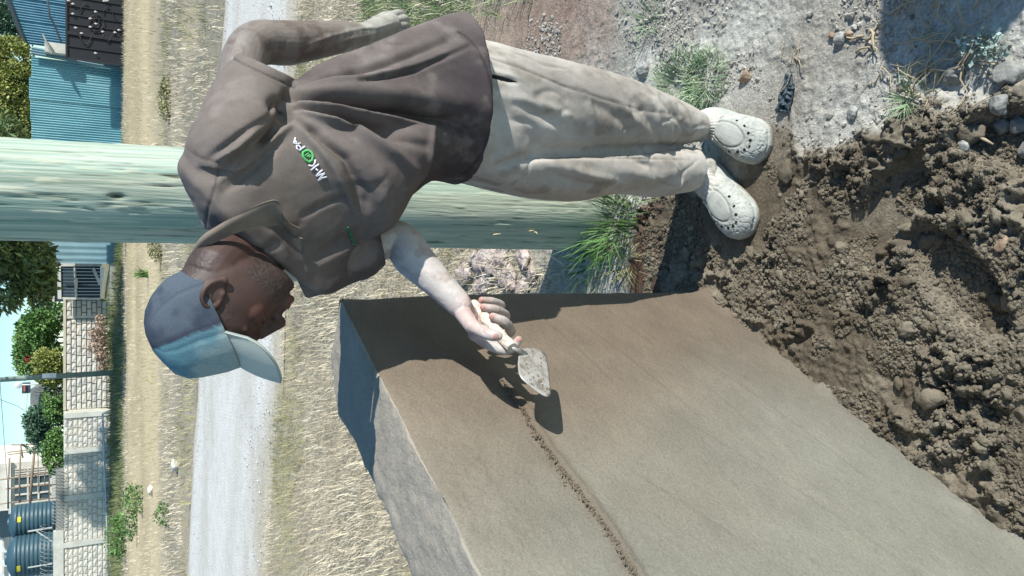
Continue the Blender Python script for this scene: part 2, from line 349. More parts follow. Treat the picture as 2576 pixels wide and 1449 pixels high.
peb = obj('soil_pebbles', lumps('soil_pebbles', np.stack([X, Y, ground_h(X, Y)+sz*.25], -1), sz, DUSTM, 4, .8, .4, False)); tag(peb, 'pale dry soil clods and pebbles beside the feet', 'pebbles', kind='stuff')
N = 9000; X = rng.uniform(-9, 6, N); Y = rng.uniform(5, 17, N); _, _, rdd = zones(X, Y); ok = rdd > -.1; X, Y = X[ok], Y[ok]
sz = np.clip(.008*np.exp(rng.normal(0, .4, len(X))), .004, .02)
RP = mat('road_stone', [(.3, srgb(164, 162, 156)), (.7, srgb(200, 198, 190))], 2, 3, .9, island=.3)
grv = obj('road_gravel', lumps('road_gravel', np.stack([X, Y, .035+0*X], -1), sz, RP, 5, .6, .3)); tag(grv, 'loose grey gravel lying on the road', 'gravel', kind='stuff')

def stone(dx, dy, size, m, label, seed, flat=.7, asp=1.2, name='stone', group=None, sink=.35, z=None, rough=.22, cat='stone'):
    g = G(dx, dy); r = np.random.default_rng(seed); v = IC4_V.copy()
    d = 1+rough*fbm(v[:, 0]*1.6+seed, v[:, 1]*1.6, v[:, 2]*1.6, oct=4, seed=seed)*1.6
    for _ in range(7):                                   # broken facets
        nn = r.normal(size=3); nn /= np.linalg.norm(nn); lim = r.uniform(.55, .85); k = v@nn*d; d = np.where(k > lim, d*(lim/np.maximum(k, 1e-6))**.8, d)
    v = v*d[:, None]*[size*asp, size, size*flat]; a = r.uniform(0, 6.28); c, s = math.cos(a), math.sin(a)
    v = np.stack([v[:, 0]*c-v[:, 1]*s, v[:, 0]*s+v[:, 1]*c, v[:, 2]], -1)
    zz = float(ground_h(np.array([g[0]]), np.array([g[1]]))[0]) if z is None else z
    o = obj(name, mesh_np(name, v, IC4_F, m)); o.location = (g[0], g[1], zz+size*flat*(1-sink)*.75)
    return tag(o, label, cat, group)
GREYS = mat('grey_stone', [(.3, srgb(128, 128, 122)), (.6, srgb(168, 168, 160)), (.8, srgb(190, 188, 178))], 30, 6, .9, (60, .6, .01), spec=.2)
REDS = mat('reddish_stone', [(.3, srgb(118, 98, 80)), (.55, srgb(156, 134, 112)), (.8, srgb(184, 170, 152))], 30, 6, .9, (60, .6, .01), spec=.2)
BLUES = mat('bluish_stone', [(.3, srgb(116, 116, 110)), (.6, srgb(146, 145, 138)), (.8, srgb(172, 170, 162))], 25, 6, .9, (60, .6, .01), spec=.2)
PINKR = mat('pinkish_rock', [(.3, srgb(134, 114, 106)), (.5, srgb(180, 164, 154)), (.75, srgb(206, 196, 188))], 14, 7, .92, [(30, .8, .03), (90, .6, .01)], spec=.2)
stone(1878, 193, .019, REDS, 'reddish brown stone on the dusty soil beside the shoes', 11, .8)
stone(1622, 178, .028, GREYS, 'pale grey stone beside the green grass clump by the trousers', 12, .8)
stone(2400, 190, .024, BLUES, 'blue-grey clod among dry roots at the shaded edge of the soil', 13, .8, rough=.4)
stone(2545, 190, .030, BLUES, 'largest blue-grey clod at the far edge of the shaded soil', 14, .8, rough=.4)
stone(2535, 268, .021, BLUES, 'blue-grey clod in the shade below the largest clod', 15, .75, rough=.4)
stone(2512, 318, .018, BLUES, 'small blue-grey stone in the shade, one of a close pair, the darker', 16, .8)
stone(2556, 312, .019, BLUES, 'small blue-grey stone in the shade, one of a close pair, nearer the edge', 17, .8)
stone(2440, 374, .014, GREYS, 'small white-grey stone alone on the dark shaded soil', 18, .8)
stone(2575, 372, .018, BLUES, 'blue-grey stone cut by the edge of the picture', 19, .8)
stone(2533, 762, .020, mat('brown_clod', [(.3, srgb(112, 100, 82)), (.7, srgb(140, 130, 108))], 20, 5, .95, (80, .6, .01)), 'round brown clod lying on the dark mortar', 20, .8, 1.)
stone(2545, 617, .013, REDS, 'tan pebble on the mortar near the edge of the picture', 21, .6, 1.4)
stone(2140, 90, .012, REDS, 'small tan pebble on the dusty soil amid dry stalks', 22, .8)
stone(2100, 92, .010, REDS, 'tiny tan pebble lying by a dry stalk on dusty soil', 23, .8)
stone(2150, 285, .016, GREYS, 'pale pebble at the rim between the dusty soil and shaded stones', 24, .8)
stone(2120, 100, .016, GREYS, 'grey lump of the cluster beside the dry stalks', 25, .8)
for q, (dx, dy, s_, sd_, lb) in enumerate([(1235, 655, .085, 31, 'big pinkish broken rock behind the pole foot beside the forearm'), (1290, 700, .06, 32, 'dark-fronted pinkish rock behind the wall above the hand'),
        (1225, 716, .065, 33, 'white-crusted rock just behind the wall edge at the hand'), (1325, 650, .05, 34, 'small pinkish rock against the foot of the pole'), (1180, 690, .06, 35, 'rough pale rock half hidden behind the forearm'), (1270, 650, .05, 36, 'jagged rock leaning on the biggest rock behind the pole'), (1320, 725, .045, 37, 'small rough rock beside the wall edge nearest the shade'), (1200, 650, .045, 38, 'broken rock in the dry grass nearest the elbow'), (1262, 690, .045, 39, 'small pale rock between the larger broken rocks'), (1345, 690, .04, 40, 'little rock at the rim of the pole shadow')]):
    stone(dx, dy, s_, PINKR, lb, sd_, .55, 1.35, 'rock', rough=.4, cat='rock')

# ================================================================== the plastered wall
WL, WH, WT = 2.6, 1.19, .25
def wall_pt(s, w, z): return np.stack([WK[0]+WD[0]*s-WN[0]*w, WK[1]+WD[1]*s-WN[1]*w, z], -1)
S = np.concatenate([np.arange(0, 1.45, .006), np.arange(1.46, WL+.01, .03)]); nS = len(S)
zf = np.concatenate([[-.25, -.1], np.arange(-.04, WH-.012, .006), [WH-.009, WH-.006, WH-.003]]); nz_ = len(zf)
ztop = np.concatenate([[0, .012, .028], np.linspace(.05, .95, 32), [.975, .99, 1.]])                               # across the top
Ss, Zf = np.meshgrid(S, zf, indexing='ij')
# face relief, outward positive: the new coat stands proud below a ragged step
stp = .927+.010*fbm(Ss*6, 0*Ss, oct=3, seed=81)+.004*fbm(Ss*45, 0*Ss+3, oct=2, seed=82)
blend = sstep(.36, .47, Ss)
coat = sstep(-.006, .006, stp-Zf)
lip = np.exp(-((Zf-stp+.008)/.010)**2)*(.35+.65*np.abs(fbm(Ss*60, Zf*60, oct=2, seed=83)))*1.2
relief = .013*(coat*blend+(1-blend)*sstep(1.15, .85, Zf)) + .007*lip*blend
relief = relief + .0035*fbm(Ss*3, Zf*3, oct=3, seed=84)+.0012*fbm(Ss*16, Zf*30, oct=3, seed=85)+.0009*fbm(Ss*80, Zf*80, oct=2, seed=86)
relief = relief + (.0014*fbm(Ss*70, Zf*70, oct=2, seed=87)+.0020*np.maximum(0, fbm(Ss*110, Zf*110, oct=2, seed=88)))*sstep(.97, 1.15, Zf+.06*fbm(Ss*5, Zf*5, oct=2, seed=89))
for (s0, z0, s1, z1, a_) in [(.05, .70, .5, .66, .003), (.1, .60, .62, .50, .0025), (.02, .83, .3, .80, .002), (.5, .60, 1.2, .3, .002), (.7, .8, 1.3, .55, .002), (.3, .33, .9, .2, .0025), (.15, .45, .75, .36, .002)]:
    e = np.array([s1-s0, z1-z0]); L_ = np.hypot(*e); e /= L_; a1 = (Ss-s0)*e[0]+(Zf-z0)*e[1]; b1 = -(Ss-s0)*e[1]+(Zf-z0)*e[0]+.02*np.sin(a1*5)
    k = sstep(0, .06, a1)*(1-sstep(L_-.06, L_, a1)); relief += a_*k*(sstep(-.006, .0, b1)*np.exp(-np.maximum(b1, 0)/.03)-.4*np.exp(-(b1/.02)**2))
relief = relief - .004*np.exp(-((Zf-WH)/.008)**2)          # soft arris
relief = relief + .02*np.exp(-np.maximum(Zf, 0)/.02)*sstep(-.1, .4, fbm(Ss*9, Zf*9, oct=3, seed=92))   # mortar run at the foot
ends = np.exp(-Ss/.012)*.01; relief = relief-ends
front = wall_pt(Ss, -relief, Zf+.0*Ss)
# top: from the face arris to the back edge; the back edge breaks away at the end
back_w = np.where(S < .13, .17+.11*(S/.13), np.where(S < .30, .28-.03*(S-.13)/.17, .25))+.008*fbm(S*9, 0*S, oct=4, seed=95)+.005*fbm(S*40, 0*S, oct=2, seed=96)
St, Tt = np.meshgrid(S, ztop, indexing='ij'); Wt = .004+(back_w[:, None]-.004)*Tt
Zt = WH+.003+.004*fbm(St*7, Wt*7, oct=3, seed=97)+.003*fbm(St*40, Wt*40, oct=3, seed=98)+.0022*np.maximum(0, fbm(St*110, Wt*110, oct=2, seed=99))-.004*np.exp(-Wt/.006)-.020*np.exp(-(back_w[:, None]-Wt)/.012)-.012*np.exp(-St/.015)
top = wall_pt(St, Wt, Zt)
zb = np.array([.9, .5, .0, -.25]); Sb, Zb = np.meshgrid(S, zb, indexing='ij'); bw = back_w[:, None]+.01*fbm(Sb*6, Zb*6, oct=3, seed=100)
back = wall_pt(Sb, bw, Zb)
rows = np.concatenate([front, top, back], 1); nr = rows.shape[1]
wv = rows.reshape(-1, 3); wf = grid_faces(nS, nr)[:, ::-1]
caps = [list(range(0, nr)), list(range((nS-1)*nr+nr-1, (nS-1)*nr-1, -1))]
wmix = np.concatenate([.12*np.clip(sstep(.98, 1.16, Zf+.05*fbm(Ss*4, Zf*6, oct=3, seed=101)), 0, 1), np.ones_like(Wt), np.ones_like(Sb)], 1).ravel()
tone = np.concatenate([sstep(.2, 1.0, Ss+.25*fbm(Ss*2, Zf*2, oct=3, seed=102)-.25*(Zf-.5)), np.ones_like(Wt), np.ones_like(Sb)], 1).ravel()
me = mesh_np('cement_wall', wv, [list(f) for f in wf]+caps)
fresh = mixc(srgb(112, 99, 85), srgb(127, 124, 112), tone); oldc = np.array(srgb(156, 148, 134))
cc = mixc(fresh, oldc, wmix*.9); nn_ = fbm(wv[:, 0]*7, wv[:, 1]*7, wv[:, 2]*7, oct=4, seed=103)
strk = np.concatenate([fbm(Ss*2.2+Zf*1.5, (Zf-Ss*.45)*9, oct=3, seed=106), 0*Wt, 0*Sb], 1).ravel(); cc = cc*(1+.13*nn_+.04*strk)[:, None]
band = np.concatenate([np.exp(-((Zf-stp+.002)/.015)**2)*blend, 0*Wt, 0*Sb], 1).ravel(); cc = mixc(cc, srgb(100, 88, 74), band*.6)
pit = np.concatenate([np.maximum(0, fbm(Ss*95, Zf*95, oct=2, seed=104)-.55)*2.5, np.maximum(0, fbm(St*90, Wt*90, oct=2, seed=105)-.5)*2.5, 0*Sb], 1).ravel(); cc = mixc(cc, srgb(70, 62, 54), np.clip(pit, 0, .14)); cattr(me, 'soil', cc)
PLAST = mat('fresh_plaster', [(.3, (.90, .90, .90)), (.55, (1, 1, 1)), (.75, (1.08, 1.07, 1.05))], 9, 8, .93, [(120, .6, .004), (380, .6, .002)], attr='soil', fine=(230, .13), spec=.2)
me.materials.append(PLAST)
wall = obj('cement_wall', me)
N = 3200; s_ = rng.uniform(.40, 1.5, N); z_ = .926+rng.normal(0, .006, N)+.010*fbm(s_*6, 0*s_, oct=3, seed=81); pp = wall_pt(s_, -(.009+rng.uniform(0, .005, N)), z_)
o = obj('mortar_lip_crumbs', lumps('mortar_lip_crumbs', pp, np.clip(.0013*np.exp(rng.normal(0, .4, N)), .0007, .0032), mat('wet_crumb', [(.3, srgb(104, 92, 78)), (.7, srgb(122, 110, 95))], 20, 4, .95), 9, .8, .4, False), wall); o['kind'] = 'stuff'
tag(wall, 'low freshly plastered cement wall running toward the camera', 'wall', kind='thing')

# ================================================================== the near pole
def pole_c(z): return .267+(1.94-z)*.021
def pole_r(z): return .138+(1.94-z)*.0105
zp = np.concatenate([np.arange(-.2, 2.3, .008), np.linspace(2.35, 8.2, 40)]); NA = 240
Zp, Ap = np.meshgrid(zp, np.arange(NA)*2*math.pi/NA, indexing='ij')
ca, sa = np.cos(Ap), np.sin(Ap); k1 = 3.2
cr1 = fbm(ca*k1*2.2, sa*k1*2.2, Zp*.55, oct=3, seed=111); crack = np.exp(-(cr1/.024)**2)*sstep(-.1, .35, fbm(ca*2, sa*2, Zp*1.1, oct=3, seed=112))
cr2 = fbm(ca*32, sa*32, Zp*3.2, oct=2, seed=113); fib = np.exp(-(cr2/.05)**2)*sstep(-.1, .35, fbm(ca*3, sa*3, Zp*3, oct=2, seed=114))
flake = np.maximum(0, fbm(ca*16, sa*16, Zp*11, oct=2, seed=115)-.34)
knot = np.exp(-(((Ap-4.55)/.05)**2+((Zp-1.66)/.018)**2))
rr = pole_r(Zp)+.004*fbm(ca*1.5, sa*1.5, Zp*.8, oct=3, seed=116)-.006*crack-.0025*fib+.006*flake-.012*knot
pv = np.stack([pole_c(Zp)+rr*ca, 2.5+rr*sa, Zp], -1).reshape(-1, 3)
pf = grid_faces(len(zp), NA, True); me = mesh_np('trunk', pv, [list(f) for f in pf]+[[(len(zp)-1)*NA+k for k in range(NA)]])
gr = .5*fbm(ca*9, sa*9, Zp*.9, oct=3, seed=117)+.6*fbm(ca*34, sa*34, Zp*2.6, oct=2, seed=119); pal = fbm(ca*2, sa*2, Zp*.7, oct=3, seed=118)
pc = mixc(srgb(138, 163, 149), srgb(184, 193, 178), sstep(-.4, .4, gr.ravel())); pc = mixc(pc, srgb(160, 158, 138), .45*sstep(.05, .45, pal.ravel())); pc = mixc(pc, srgb(104, 148, 134), .55*sstep(.0, .4, -pal.ravel()))
pc = mixc(pc, srgb(190, 182, 152), .35*sstep(1.2, .3, Zp.ravel())); pc = mixc(pc, srgb(74, 70, 56), np.clip((crack*1.0+fib*.5+knot).ravel(), 0, 1)); pc = mixc(pc, srgb(214, 210, 184), np.clip(flake.ravel()*4, 0, .35))
cattr(me, 'soil', pc)
POLE = mat('treated_pole_wood', [(.3, (.82, .84, .82)), (.55, (1, 1, 1)), (.75, (1.12, 1.1, 1.06))], 40, 6, .9, [(160, .5, .006)], stretch=(1, 1, .06), attr='soil', spec=.2)
me.materials.append(POLE)
pole = empty('utility_pole', (pole_c(0), 2.5, 0), 'thick pale green wooden pole standing right behind the man', 'pole')
obj('trunk', me, pole)
SPL = plain('splinter_wood', srgb(206, 190, 150), .9)
for (dx, dy, ax, ay, dx2, dy2) in [(165, 437, 0, 0, 215, 470), (170, 450, 0, 0, 205, 462), (150, 460, 0, 0, 210, 458), (1345, 580, 0, 0, 1352, 588), (1328, 582, 0, 0, 1344, 579), (1240, 590, 0, 0, 1260, 588)]:
    b = MB(); a0 = P(dx, dy, 2.375); a1 = P(dx2, dy2, 2.362); b.tube([a0+[0, .04, 0], (a0+a1)/2, a1], [.002, .0025, .0008], 5); b.build('splinter', SPL, pole)
# ================================================================== the man
def W(dx, dy, off):                                        # a seen point at a distance off the plastered face
    n3 = np.array([WN[0], WN[1], 0]); r = ray(dx, dy); return EYE + r*((n3[:2]@WK+off)/(n3@r))
def crom(pts, t):
    """Catmull-Rom through rows of pts at parameters t in 0..len-1"""
    p = np.asarray(pts, float); n = len(p); i = np.clip(np.floor(t).astype(int), 0, n-2); f = (t-i)[:, None]
    p0 = p[np.clip(i-1, 0, n-1)]; p1 = p[i]; p2 = p[i+1]; p3 = p[np.clip(i+2, 0, n-1)]
    p0 = np.where((i == 0)[:, None], 2*p1-p2, p0); p3 = np.where((i == n-2)[:, None], 2*p2-p1, p3)
    return .5*((2*p1)+(-p0+p2)*f+(2*p0-5*p1+4*p2-p3)*f**2+(-p0+3*p1-3*p2+p3)*f**3)
def sec(A, B, Y, depth, hb=0., YA=None, YB=None, tw=0.):
    if tw: YA, YB = Y-tw, Y+tw
    pa, pb = P(*A, YA or Y), P(*B, YB or Y); c = (pa+pb)/2; a = (pa-pb)/2
    v = c-EYE; v /= np.linalg.norm(v); b = v*(1-hb)+np.array([0, 1., 0])*hb; an = a/np.linalg.norm(a); b = b-an*(b@an); b /= np.linalg.norm(b)
    return np.concatenate([c, a, b*depth/2])
def loft(secs, nr=60, na=64, pw=2.3, cap=True):
    s = crom(secs, np.linspace(0, len(secs)-1, nr)); th = np.arange(na)*2*math.pi/na; c, sn = np.cos(th), np.sin(th)
    c = np.sign(c)*np.abs(c)**(2/pw); sn = np.sign(sn)*np.abs(sn)**(2/pw)
    v = s[:, None, 0:3]+s[:, None, 3:6]*c[None, :, None]+s[:, None, 6:9]*sn[None, :, None]
    f = grid_faces(nr, na, True); fs = [list(q) for q in f]
    if cap: fs += [list(range(na-1, -1, -1)), [(nr-1)*na+k for k in range(na)]]
    return v.reshape(-1, 3), fs
class Blob(MB):
    """overlapping closed solids that are fused into one skin"""
    def loft(s, secs, **k): v, f = loft(secs, **k); return s.add(v, f)
    def ell(s, c, ax, M=None):
        v = IC3_V*np.asarray(ax)
        if M is not None: v = v@np.asarray(M)
        return s.add(v+np.asarray(c), IC3_F)
    def cap(s, pts, rad, n=16, sub=5):
        """round-ended tapered tube through pts"""
        pts = np.asarray(pts, float); rad = np.asarray(rad, float); m = (len(pts)-1)*sub+1; t = np.linspace(0, len(pts)-1, m)
        p = crom(pts, t) if len(pts) > 2 else pts[0]+(pts[1]-pts[0])*t[:, None]; r = np.interp(t, np.arange(len(pts)), rad)
        d0 = p[0]-p[1]; d0 /= np.linalg.norm(d0); d1 = p[-1]-p[-2]; d1 /= np.linalg.norm(d1); k = np.array([.25, .6, .88])
        pp = np.concatenate([[p[0]+d0*r[0]*q for q in (1-.02, .88, .6, .3)], p, [p[-1]+d1*r[-1]*q for q in (.3, .6, .88, .98)]])
        ra = np.concatenate([r[0]*np.array([.15, .47, .8, .955]), r, r[-1]*np.array([.955, .8, .47, .15])])
        return s.tube(pp, ra, n)
    def fuse(s, voxel, smooth=3, fac=.5):
        me = mesh_np('tmp', s.v, s.f); o = bpy.data.objects.new('tmp', me); COL.objects.link(o)
        r = o.modifiers.new('r', 'REMESH'); r.mode = 'VOXEL'; r.voxel_size = voxel
        if smooth: q = o.modifiers.new('s', 'SMOOTH'); q.factor = fac; q.iterations = smooth
        dg = bpy.context.evaluated_depsgraph_get(); ev = o.evaluated_get(dg); nm = bpy.data.meshes.new_from_object(ev)
        bpy.data.objects.remove(o); bpy.data.meshes.remove(me)
        nm.polygons.foreach_set('use_smooth', np.ones(len(nm.polygons), bool)); return nm
def soften(me, it=2, fac=.5):
    o = bpy.data.objects.new('tmp', me); COL.objects.link(o); q = o.modifiers.new('s', 'SMOOTH'); q.factor = fac; q.iterations = it
    v = coords(bpy.data.meshes.new_from_object(o.evaluated_get(bpy.context.evaluated_depsgraph_get()))); bpy.data.objects.remove(o); setco(me, v)
_ico = bmesh.new(); bmesh.ops.create_icosphere(_ico, subdivisions=3, radius=1); IC3_V = np.array([v.co[:] for v in _ico.verts]); IC3_F = np.array([[v.index for v in f.verts] for f in _ico.faces]); _ico.free()
def join(meshes, name, m=None):
    vs, fs, b = [], [], 0
    for me in meshes:
        v = coords(me); n = len(me.polygons); lt = np.empty(n, np.int32); me.polygons.foreach_get('loop_total', lt)
        lv = np.empty(len(me.loops), np.int32); me.loops.foreach_get('vertex_index', lv); i = 0
        sp = np.split(lv, np.cumsum(lt)[:-1]); fs += [(q+b).tolist() for q in sp]; vs.append(v); b += len(v)
    return mesh_np(name, np.concatenate(vs), fs, m)
def to_px(v):
    """where a point is seen, for shaping cloth against traced fold lines"""
    d = np.asarray(v)-EYE; f_ = d@np.array(fw); u = d[:, 0]/f_; w = d@np.array(up)/f_
    return 1288-w*FPX, 724.5-u*FPX
def fold_field(x, y, folds):
    h = np.zeros_like(x)
    for pts, amp, wid in folds:
        pts = np.asarray(pts, float); best = np.full(x.shape, 1e9); tt = np.zeros_like(x); L = np.concatenate([[0], np.cumsum(np.linalg.norm(np.diff(pts, axis=0), axis=1))])
        for i in range(len(pts)-1):
            a, e = pts[i], pts[i+1]-pts[i]; t = np.clip(((x-a[0])*e[0]+(y-a[1])*e[1])/(e@e), 0, 1)
            d = np.hypot(x-a[0]-t*e[0], y-a[1]-t*e[1]); k = d < best; best = np.where(k, d, best); tt = np.where(k, (L[i]+t*np.linalg.norm(e))/L[-1], tt)
        w0, w1 = wid if hasattr(wid, '__len__') else (wid, wid); w = w0+(w1-w0)*tt
        h += amp*np.exp(-(best/w)**2)*np.minimum(1, 2.5*np.minimum(tt+.15, 1.12-tt))
    return h

man = empty('person', (.38, 1.74, 0), 'man in cap, brown polo shirt, pale dusty trousers and clogs, plastering with a trowel', 'person')

# ---------- head frame: f forward, l left, u up (the head bends down toward the work)
TR = P(549, 742, 1.45)
hp_, hy = R(59), R(4)
hf = np.array([-math.cos(hp_)*math.cos(hy), -math.cos(hp_)*math.sin(hy)-.06, -math.sin(hp_)]); hf /= np.linalg.norm(hf)
hu = np.array([-math.sin(hp_), 0.03, math.cos(hp_)]); hu = hu-hf*(hu@hf); hu /= np.linalg.norm(hu); hl = np.cross(hu, hf)
HM = np.stack([hf, hl, hu])
def hd(f_, l_, u_): return TR+hf*f_+hl*l_+hu*u_
def hdl(v): return (np.asarray(v)-TR)@HM.T
b = Blob()
SL_H = np.array([(.106, .022, -.016, .022), (.100, .048, -.040, .041), (.087, .072, -.060, .057), (.068, .088, -.070, .0650), (.046, .0965, -.075, .0685), (.032, .0985, -.077, .0695), (.018, .0945, -.078, .0690), (.004, .0945, -.076, .0685),
    (-.012, .0990, -.073, .0665), (-.028, .1050, -.068, .0630), (-.044, .1060, -.060, .0590), (-.058, .1030, -.046, .0545), (-.072, .1030, -.024, .0475), (-.084, .0970, .004, .0385), (-.093, .0820, .026, .0250)])
sl = crom(SL_H, np.linspace(0, len(SL_H)-1, 70)); th = np.arange(72)*2*math.pi/72; ct, st_ = np.cos(th), np.sin(th); pwv = 2/2.35
vv = []
for u_, ff, fb, w_ in sl:
    fm = (ff*.42+fb*.58); fx = np.where(ct > 0, fm+(ff-fm)*np.abs(ct)**pwv, fm-(fm-fb)*np.abs(ct)**pwv); lw = w_*np.sign(st_)*np.abs(st_)**pwv*(1-.10*np.maximum(ct, 0)**2)
    vv += [hd(p, q, u_) for p, q in zip(fx, lw)]
b.add(vv, [list(q) for q in grid_faces(70, 72, True)]+[list(range(71, -1, -1)), [69*72+k for k in range(72)]])
b.ell(hd(.084, 0, -.076), (.022, .022, .015), HM)
for s in (-1, 1):
    b.ell(hd(.060, s*.036, -.004), (.026, .021, .026), HM)
    b.cap([hd(.0915, s*.012, .034), hd(.085, s*.030, .037), hd(.066, s*.050, .032)], [.0085, .0080, .006])
    b.ell(hd(.0785, s*.029, .012), (.0125, .0140, .0115), HM)
    b.ell(hd(.104, s*.0135, -.017), (.0115, .0090, .0095), HM)
    b.cap([hd(.112, 0, -.043), hd(.104, s*.016, -.046), hd(.094, s*.025, -.050)], [.0072, .0065, .004])
    b.cap([hd(.111, 0, -.056), hd(.103, s*.015, -.055), hd(.094, s*.024, -.052)], [.0085, .0072, .004])
    e = s*1.
    # ear: rim, inner fold, bowl, lobe, tragus
    b.cap([hd(.005, e*.070, .004), hd(.004, e*.073, .022), hd(-.008, e*.078, .029), hd(-.021, e*.081, .022), hd(-.026, e*.082, .006), hd(-.021, e*.079, -.011), hd(-.010, e*.074, -.022)], [.0045, .0046, .0044, .0046, .0046, .0046, .0055], 12)
    b.ell(hd(-.007, e*.073, -.023), (.008, .0055, .008), HM)
    b.ell(hd(-.011, e*.069, .003), (.017, .0075, .024), HM)
    b.cap([hd(-.003, e*.073, .016), hd(-.014, e*.0765, .011), hd(-.017, e*.0765, -.004), hd(-.010, e*.075, -.013)], [.0032, .0036, .0038, .0032], 10)
    b.ell(hd(.003, e*.072, -.002), (.005, .005, .007), HM)
b.ell(hd(.097, 0, -.010), (.021, .0150, .0200), HM); b.ell(hd(.096, 0, -.049), (.017, .028, .017), HM); b.ell(hd(.098, 0, -.030), (.0155, .022, .020), HM); b.ell(hd(.094, 0, .006), (.013, .011, .022), HM)
b.cap([hd(.099, 0, .026), hd(.108, 0, .008), hd(.1155, 0, -.010)], [.0085, .0095, .0125])
NB = P(655, 590, 1.535)
b.cap([hd(-.018, 0, -.01), hd(-.022, 0, -.055), NB], [.056, .052, .055], 24)
b.cap([hd(.020, 0, -.060), P(690, 620, 1.53)], [.042, .046], 20)
head = b.fuse(.0022, 7)
v = coords(head); lc = hdl(v); nm_ = normals(head)
def gau(f_, l_, u_, r): return np.exp(-(((lc[:, 0]-f_)**2+(np.abs(lc[:, 1])-l_)**2+(lc[:, 2]-u_)**2)/r**2))
disp = -.0045*gau(.090, .020, .020, .011)-.003*gau(.082, .038, .024, .012)-.003*gau(.078, .040, .0, .012)       # inner corner, lid fold, below the eye
disp += -.0028*gau(.104, .027, -.030, .010)-.0022*gau(.090, .030, -.045, .010)+.002*gau(.106, .014, -.016, .008)
disp += .0016*np.exp(-((lc[:, 2]-.0125+.10*(np.abs(lc[:, 1])-.031)**2/.01)/.0016)**2)*gau(.090, .031, .012, .014)*1.0   # lid edge
beard = np.clip(sstep(-.035, -.055, lc[:, 2]-.15*(lc[:, 0]-.05))*sstep(.0, .03, lc[:, 0])*(1-gau(.108, .0, -.050, .020)*1.2), 0, 1)
beard = np.maximum(beard, .8*np.exp(-(((lc[:, 2]+.036)/.007)**2))*sstep(.095, .104, lc[:, 0])*(np.abs(lc[:, 1]) < .03))
nape = sstep(-.02, -.05, lc[:, 0])*sstep(-.07, -.04, lc[:, 2]); temple = gau(.028, .066, .026, .020)
hairk = np.clip(np.maximum(beard, np.maximum(nape*.8, temple*.7)), 0, 1)
nzf = vnoise(v[:, 0]*420, v[:, 1]*420, v[:, 2]*420, 5)
disp += hairk*.0011*np.maximum(nzf, -.2)
v = v+nm_*disp[:, None]; setco(head, v)

# ---------- arms and hands
SR, ER = P(690, 655, 1.62), P(992, 602, 1.575); WR_ = W(1158, 768, .185)
b = Blob()
b.cap([SR, (SR+ER)/2, ER+np.array([.0, .0, 0]), ER+(WR_-ER)*.30, ER+(WR_-ER)*.75, WR_], [.052, .048, .042, .043, .031, .027], 28, 8)
def hand_pt(dx, dy, off): return W(dx, dy, off)
c1, c2 = W(1160, 772, .182), W(1222, 815, .145)
n_away = (W(1190, 800, .10)-W(1190, 800, .16)); n_away /= np.linalg.norm(n_away)
hx = W(1190, 820, .16)-W(1205, 772, .16); hx /= np.linalg.norm(hx); ht = (c2-c1)/np.linalg.norm(c2-c1); ht = ht-hx*(ht@hx); ht /= np.linalg.norm(ht); hn = np.cross(ht, hx)
HBm = np.stack([ht, hx, hn])
b.ell(W(1192, 800, .150), (.048, .040, .017), HBm)
b.ell(W(1170, 782, .170), (.034, .031, .019), HBm)
b.cap([W(1166, 790, .178), W(1188, 820, .176)], [.018, .0165])
b.cap([W(1186, 818, .176), W(1222, 838, .184), W(1243, 844, .187), W(1253, 846, .187)], [.0150, .0122, .0118, .0095])      # thumb
b.cap([W(1192, 840, .145), W(1235, 868, .134), W(1275, 880, .136), W(1296, 866, .155), W(1305, 855, .166)], [.0135, .0125, .0115, .0105, .0085])      # index
b.cap([W(1215, 818, .132), W(1258, 842, .126), W(1284, 833, .143), W(1268, 809, .174), W(1240, 797, .182)], [.0125, .012, .0118, .0110, .0088])      # middle
b.cap([W(1205, 792, .134), W(1250, 806, .130), W(1272, 795, .146), W(1247, 779, .176), W(1217, 773, .182)], [.012, .0115, .0112, .0104, .0084])
b.cap([W(1192, 772, .140), W(1235, 778, .136), W(1262, 769, .150), W(1237, 758, .172), W(1212, 755, .176)], [.0105, .0102, .0098, .0092, .0075])
armR = b.fuse(.0017, 3)
v = coords(armR); nm_ = normals(armR)
hb_ = BVHTree.FromPolygons([Vector(q) for q in v], [tuple(p.vertices) for p in armR.polygons])
NAILS = [np.array(hb_.ray_cast(Vector(EYE), Vector(ray(*q)).normalized())[0]) for q in ((1247, 847), (1236, 797), (1212, 773), (1306, 853), (1208, 756))]
nail = np.zeros(len(v))
for q in NAILS: nail = np.maximum(nail, np.exp(-(np.linalg.norm(v-q, axis=1)/.0066)**6))
x, y = to_px(v); crs = fold_field(x, y, [([(1180, 745), (1192, 762), (1197, 778)], -.0016, 3), ([(1200, 800), (1216, 822), (1228, 832)], -.0020, 3), ([(1212, 830), (1220, 842)], -.0013, 2.5), ([(1170, 770), (1185, 785), (1196, 800)], -.0012, 3), ([(1150, 745), (1165, 760), (1150, 790)], -.0010, 3), ([(1262, 800), (1270, 812)], -.0013, 2.5), ([(1248, 772), (1252, 784)], -.0012, 2.5)])
v = v+nm_*(crs+.0006*fbm(v[:, 0]*90, v[:, 1]*90, v[:, 2]*90, oct=3, seed=141)+.0008*nail)[:, None]; setco(armR, v)
nailR = nail
SL, EL, WL_ = P(560, 380, 1.53), P(632, 118, 1.60), P(912, 88, 1.72)
b = Blob()
b.cap([SL, (SL+EL)/2, EL, EL+(WL_-EL)*.30, EL+(WL_-EL)*.72, WL_], [.042, .046, .043, .046, .036, .027], 28, 8)
b.ell(P(942, 76, 1.74), (.048, .030, .020), np.stack([(lambda q: q/np.linalg.norm(q))(P(990, 58, 1.77)-P(905, 88, 1.72)), np.array([0, .35, .94]), np.array([0, -.94, .35])]))
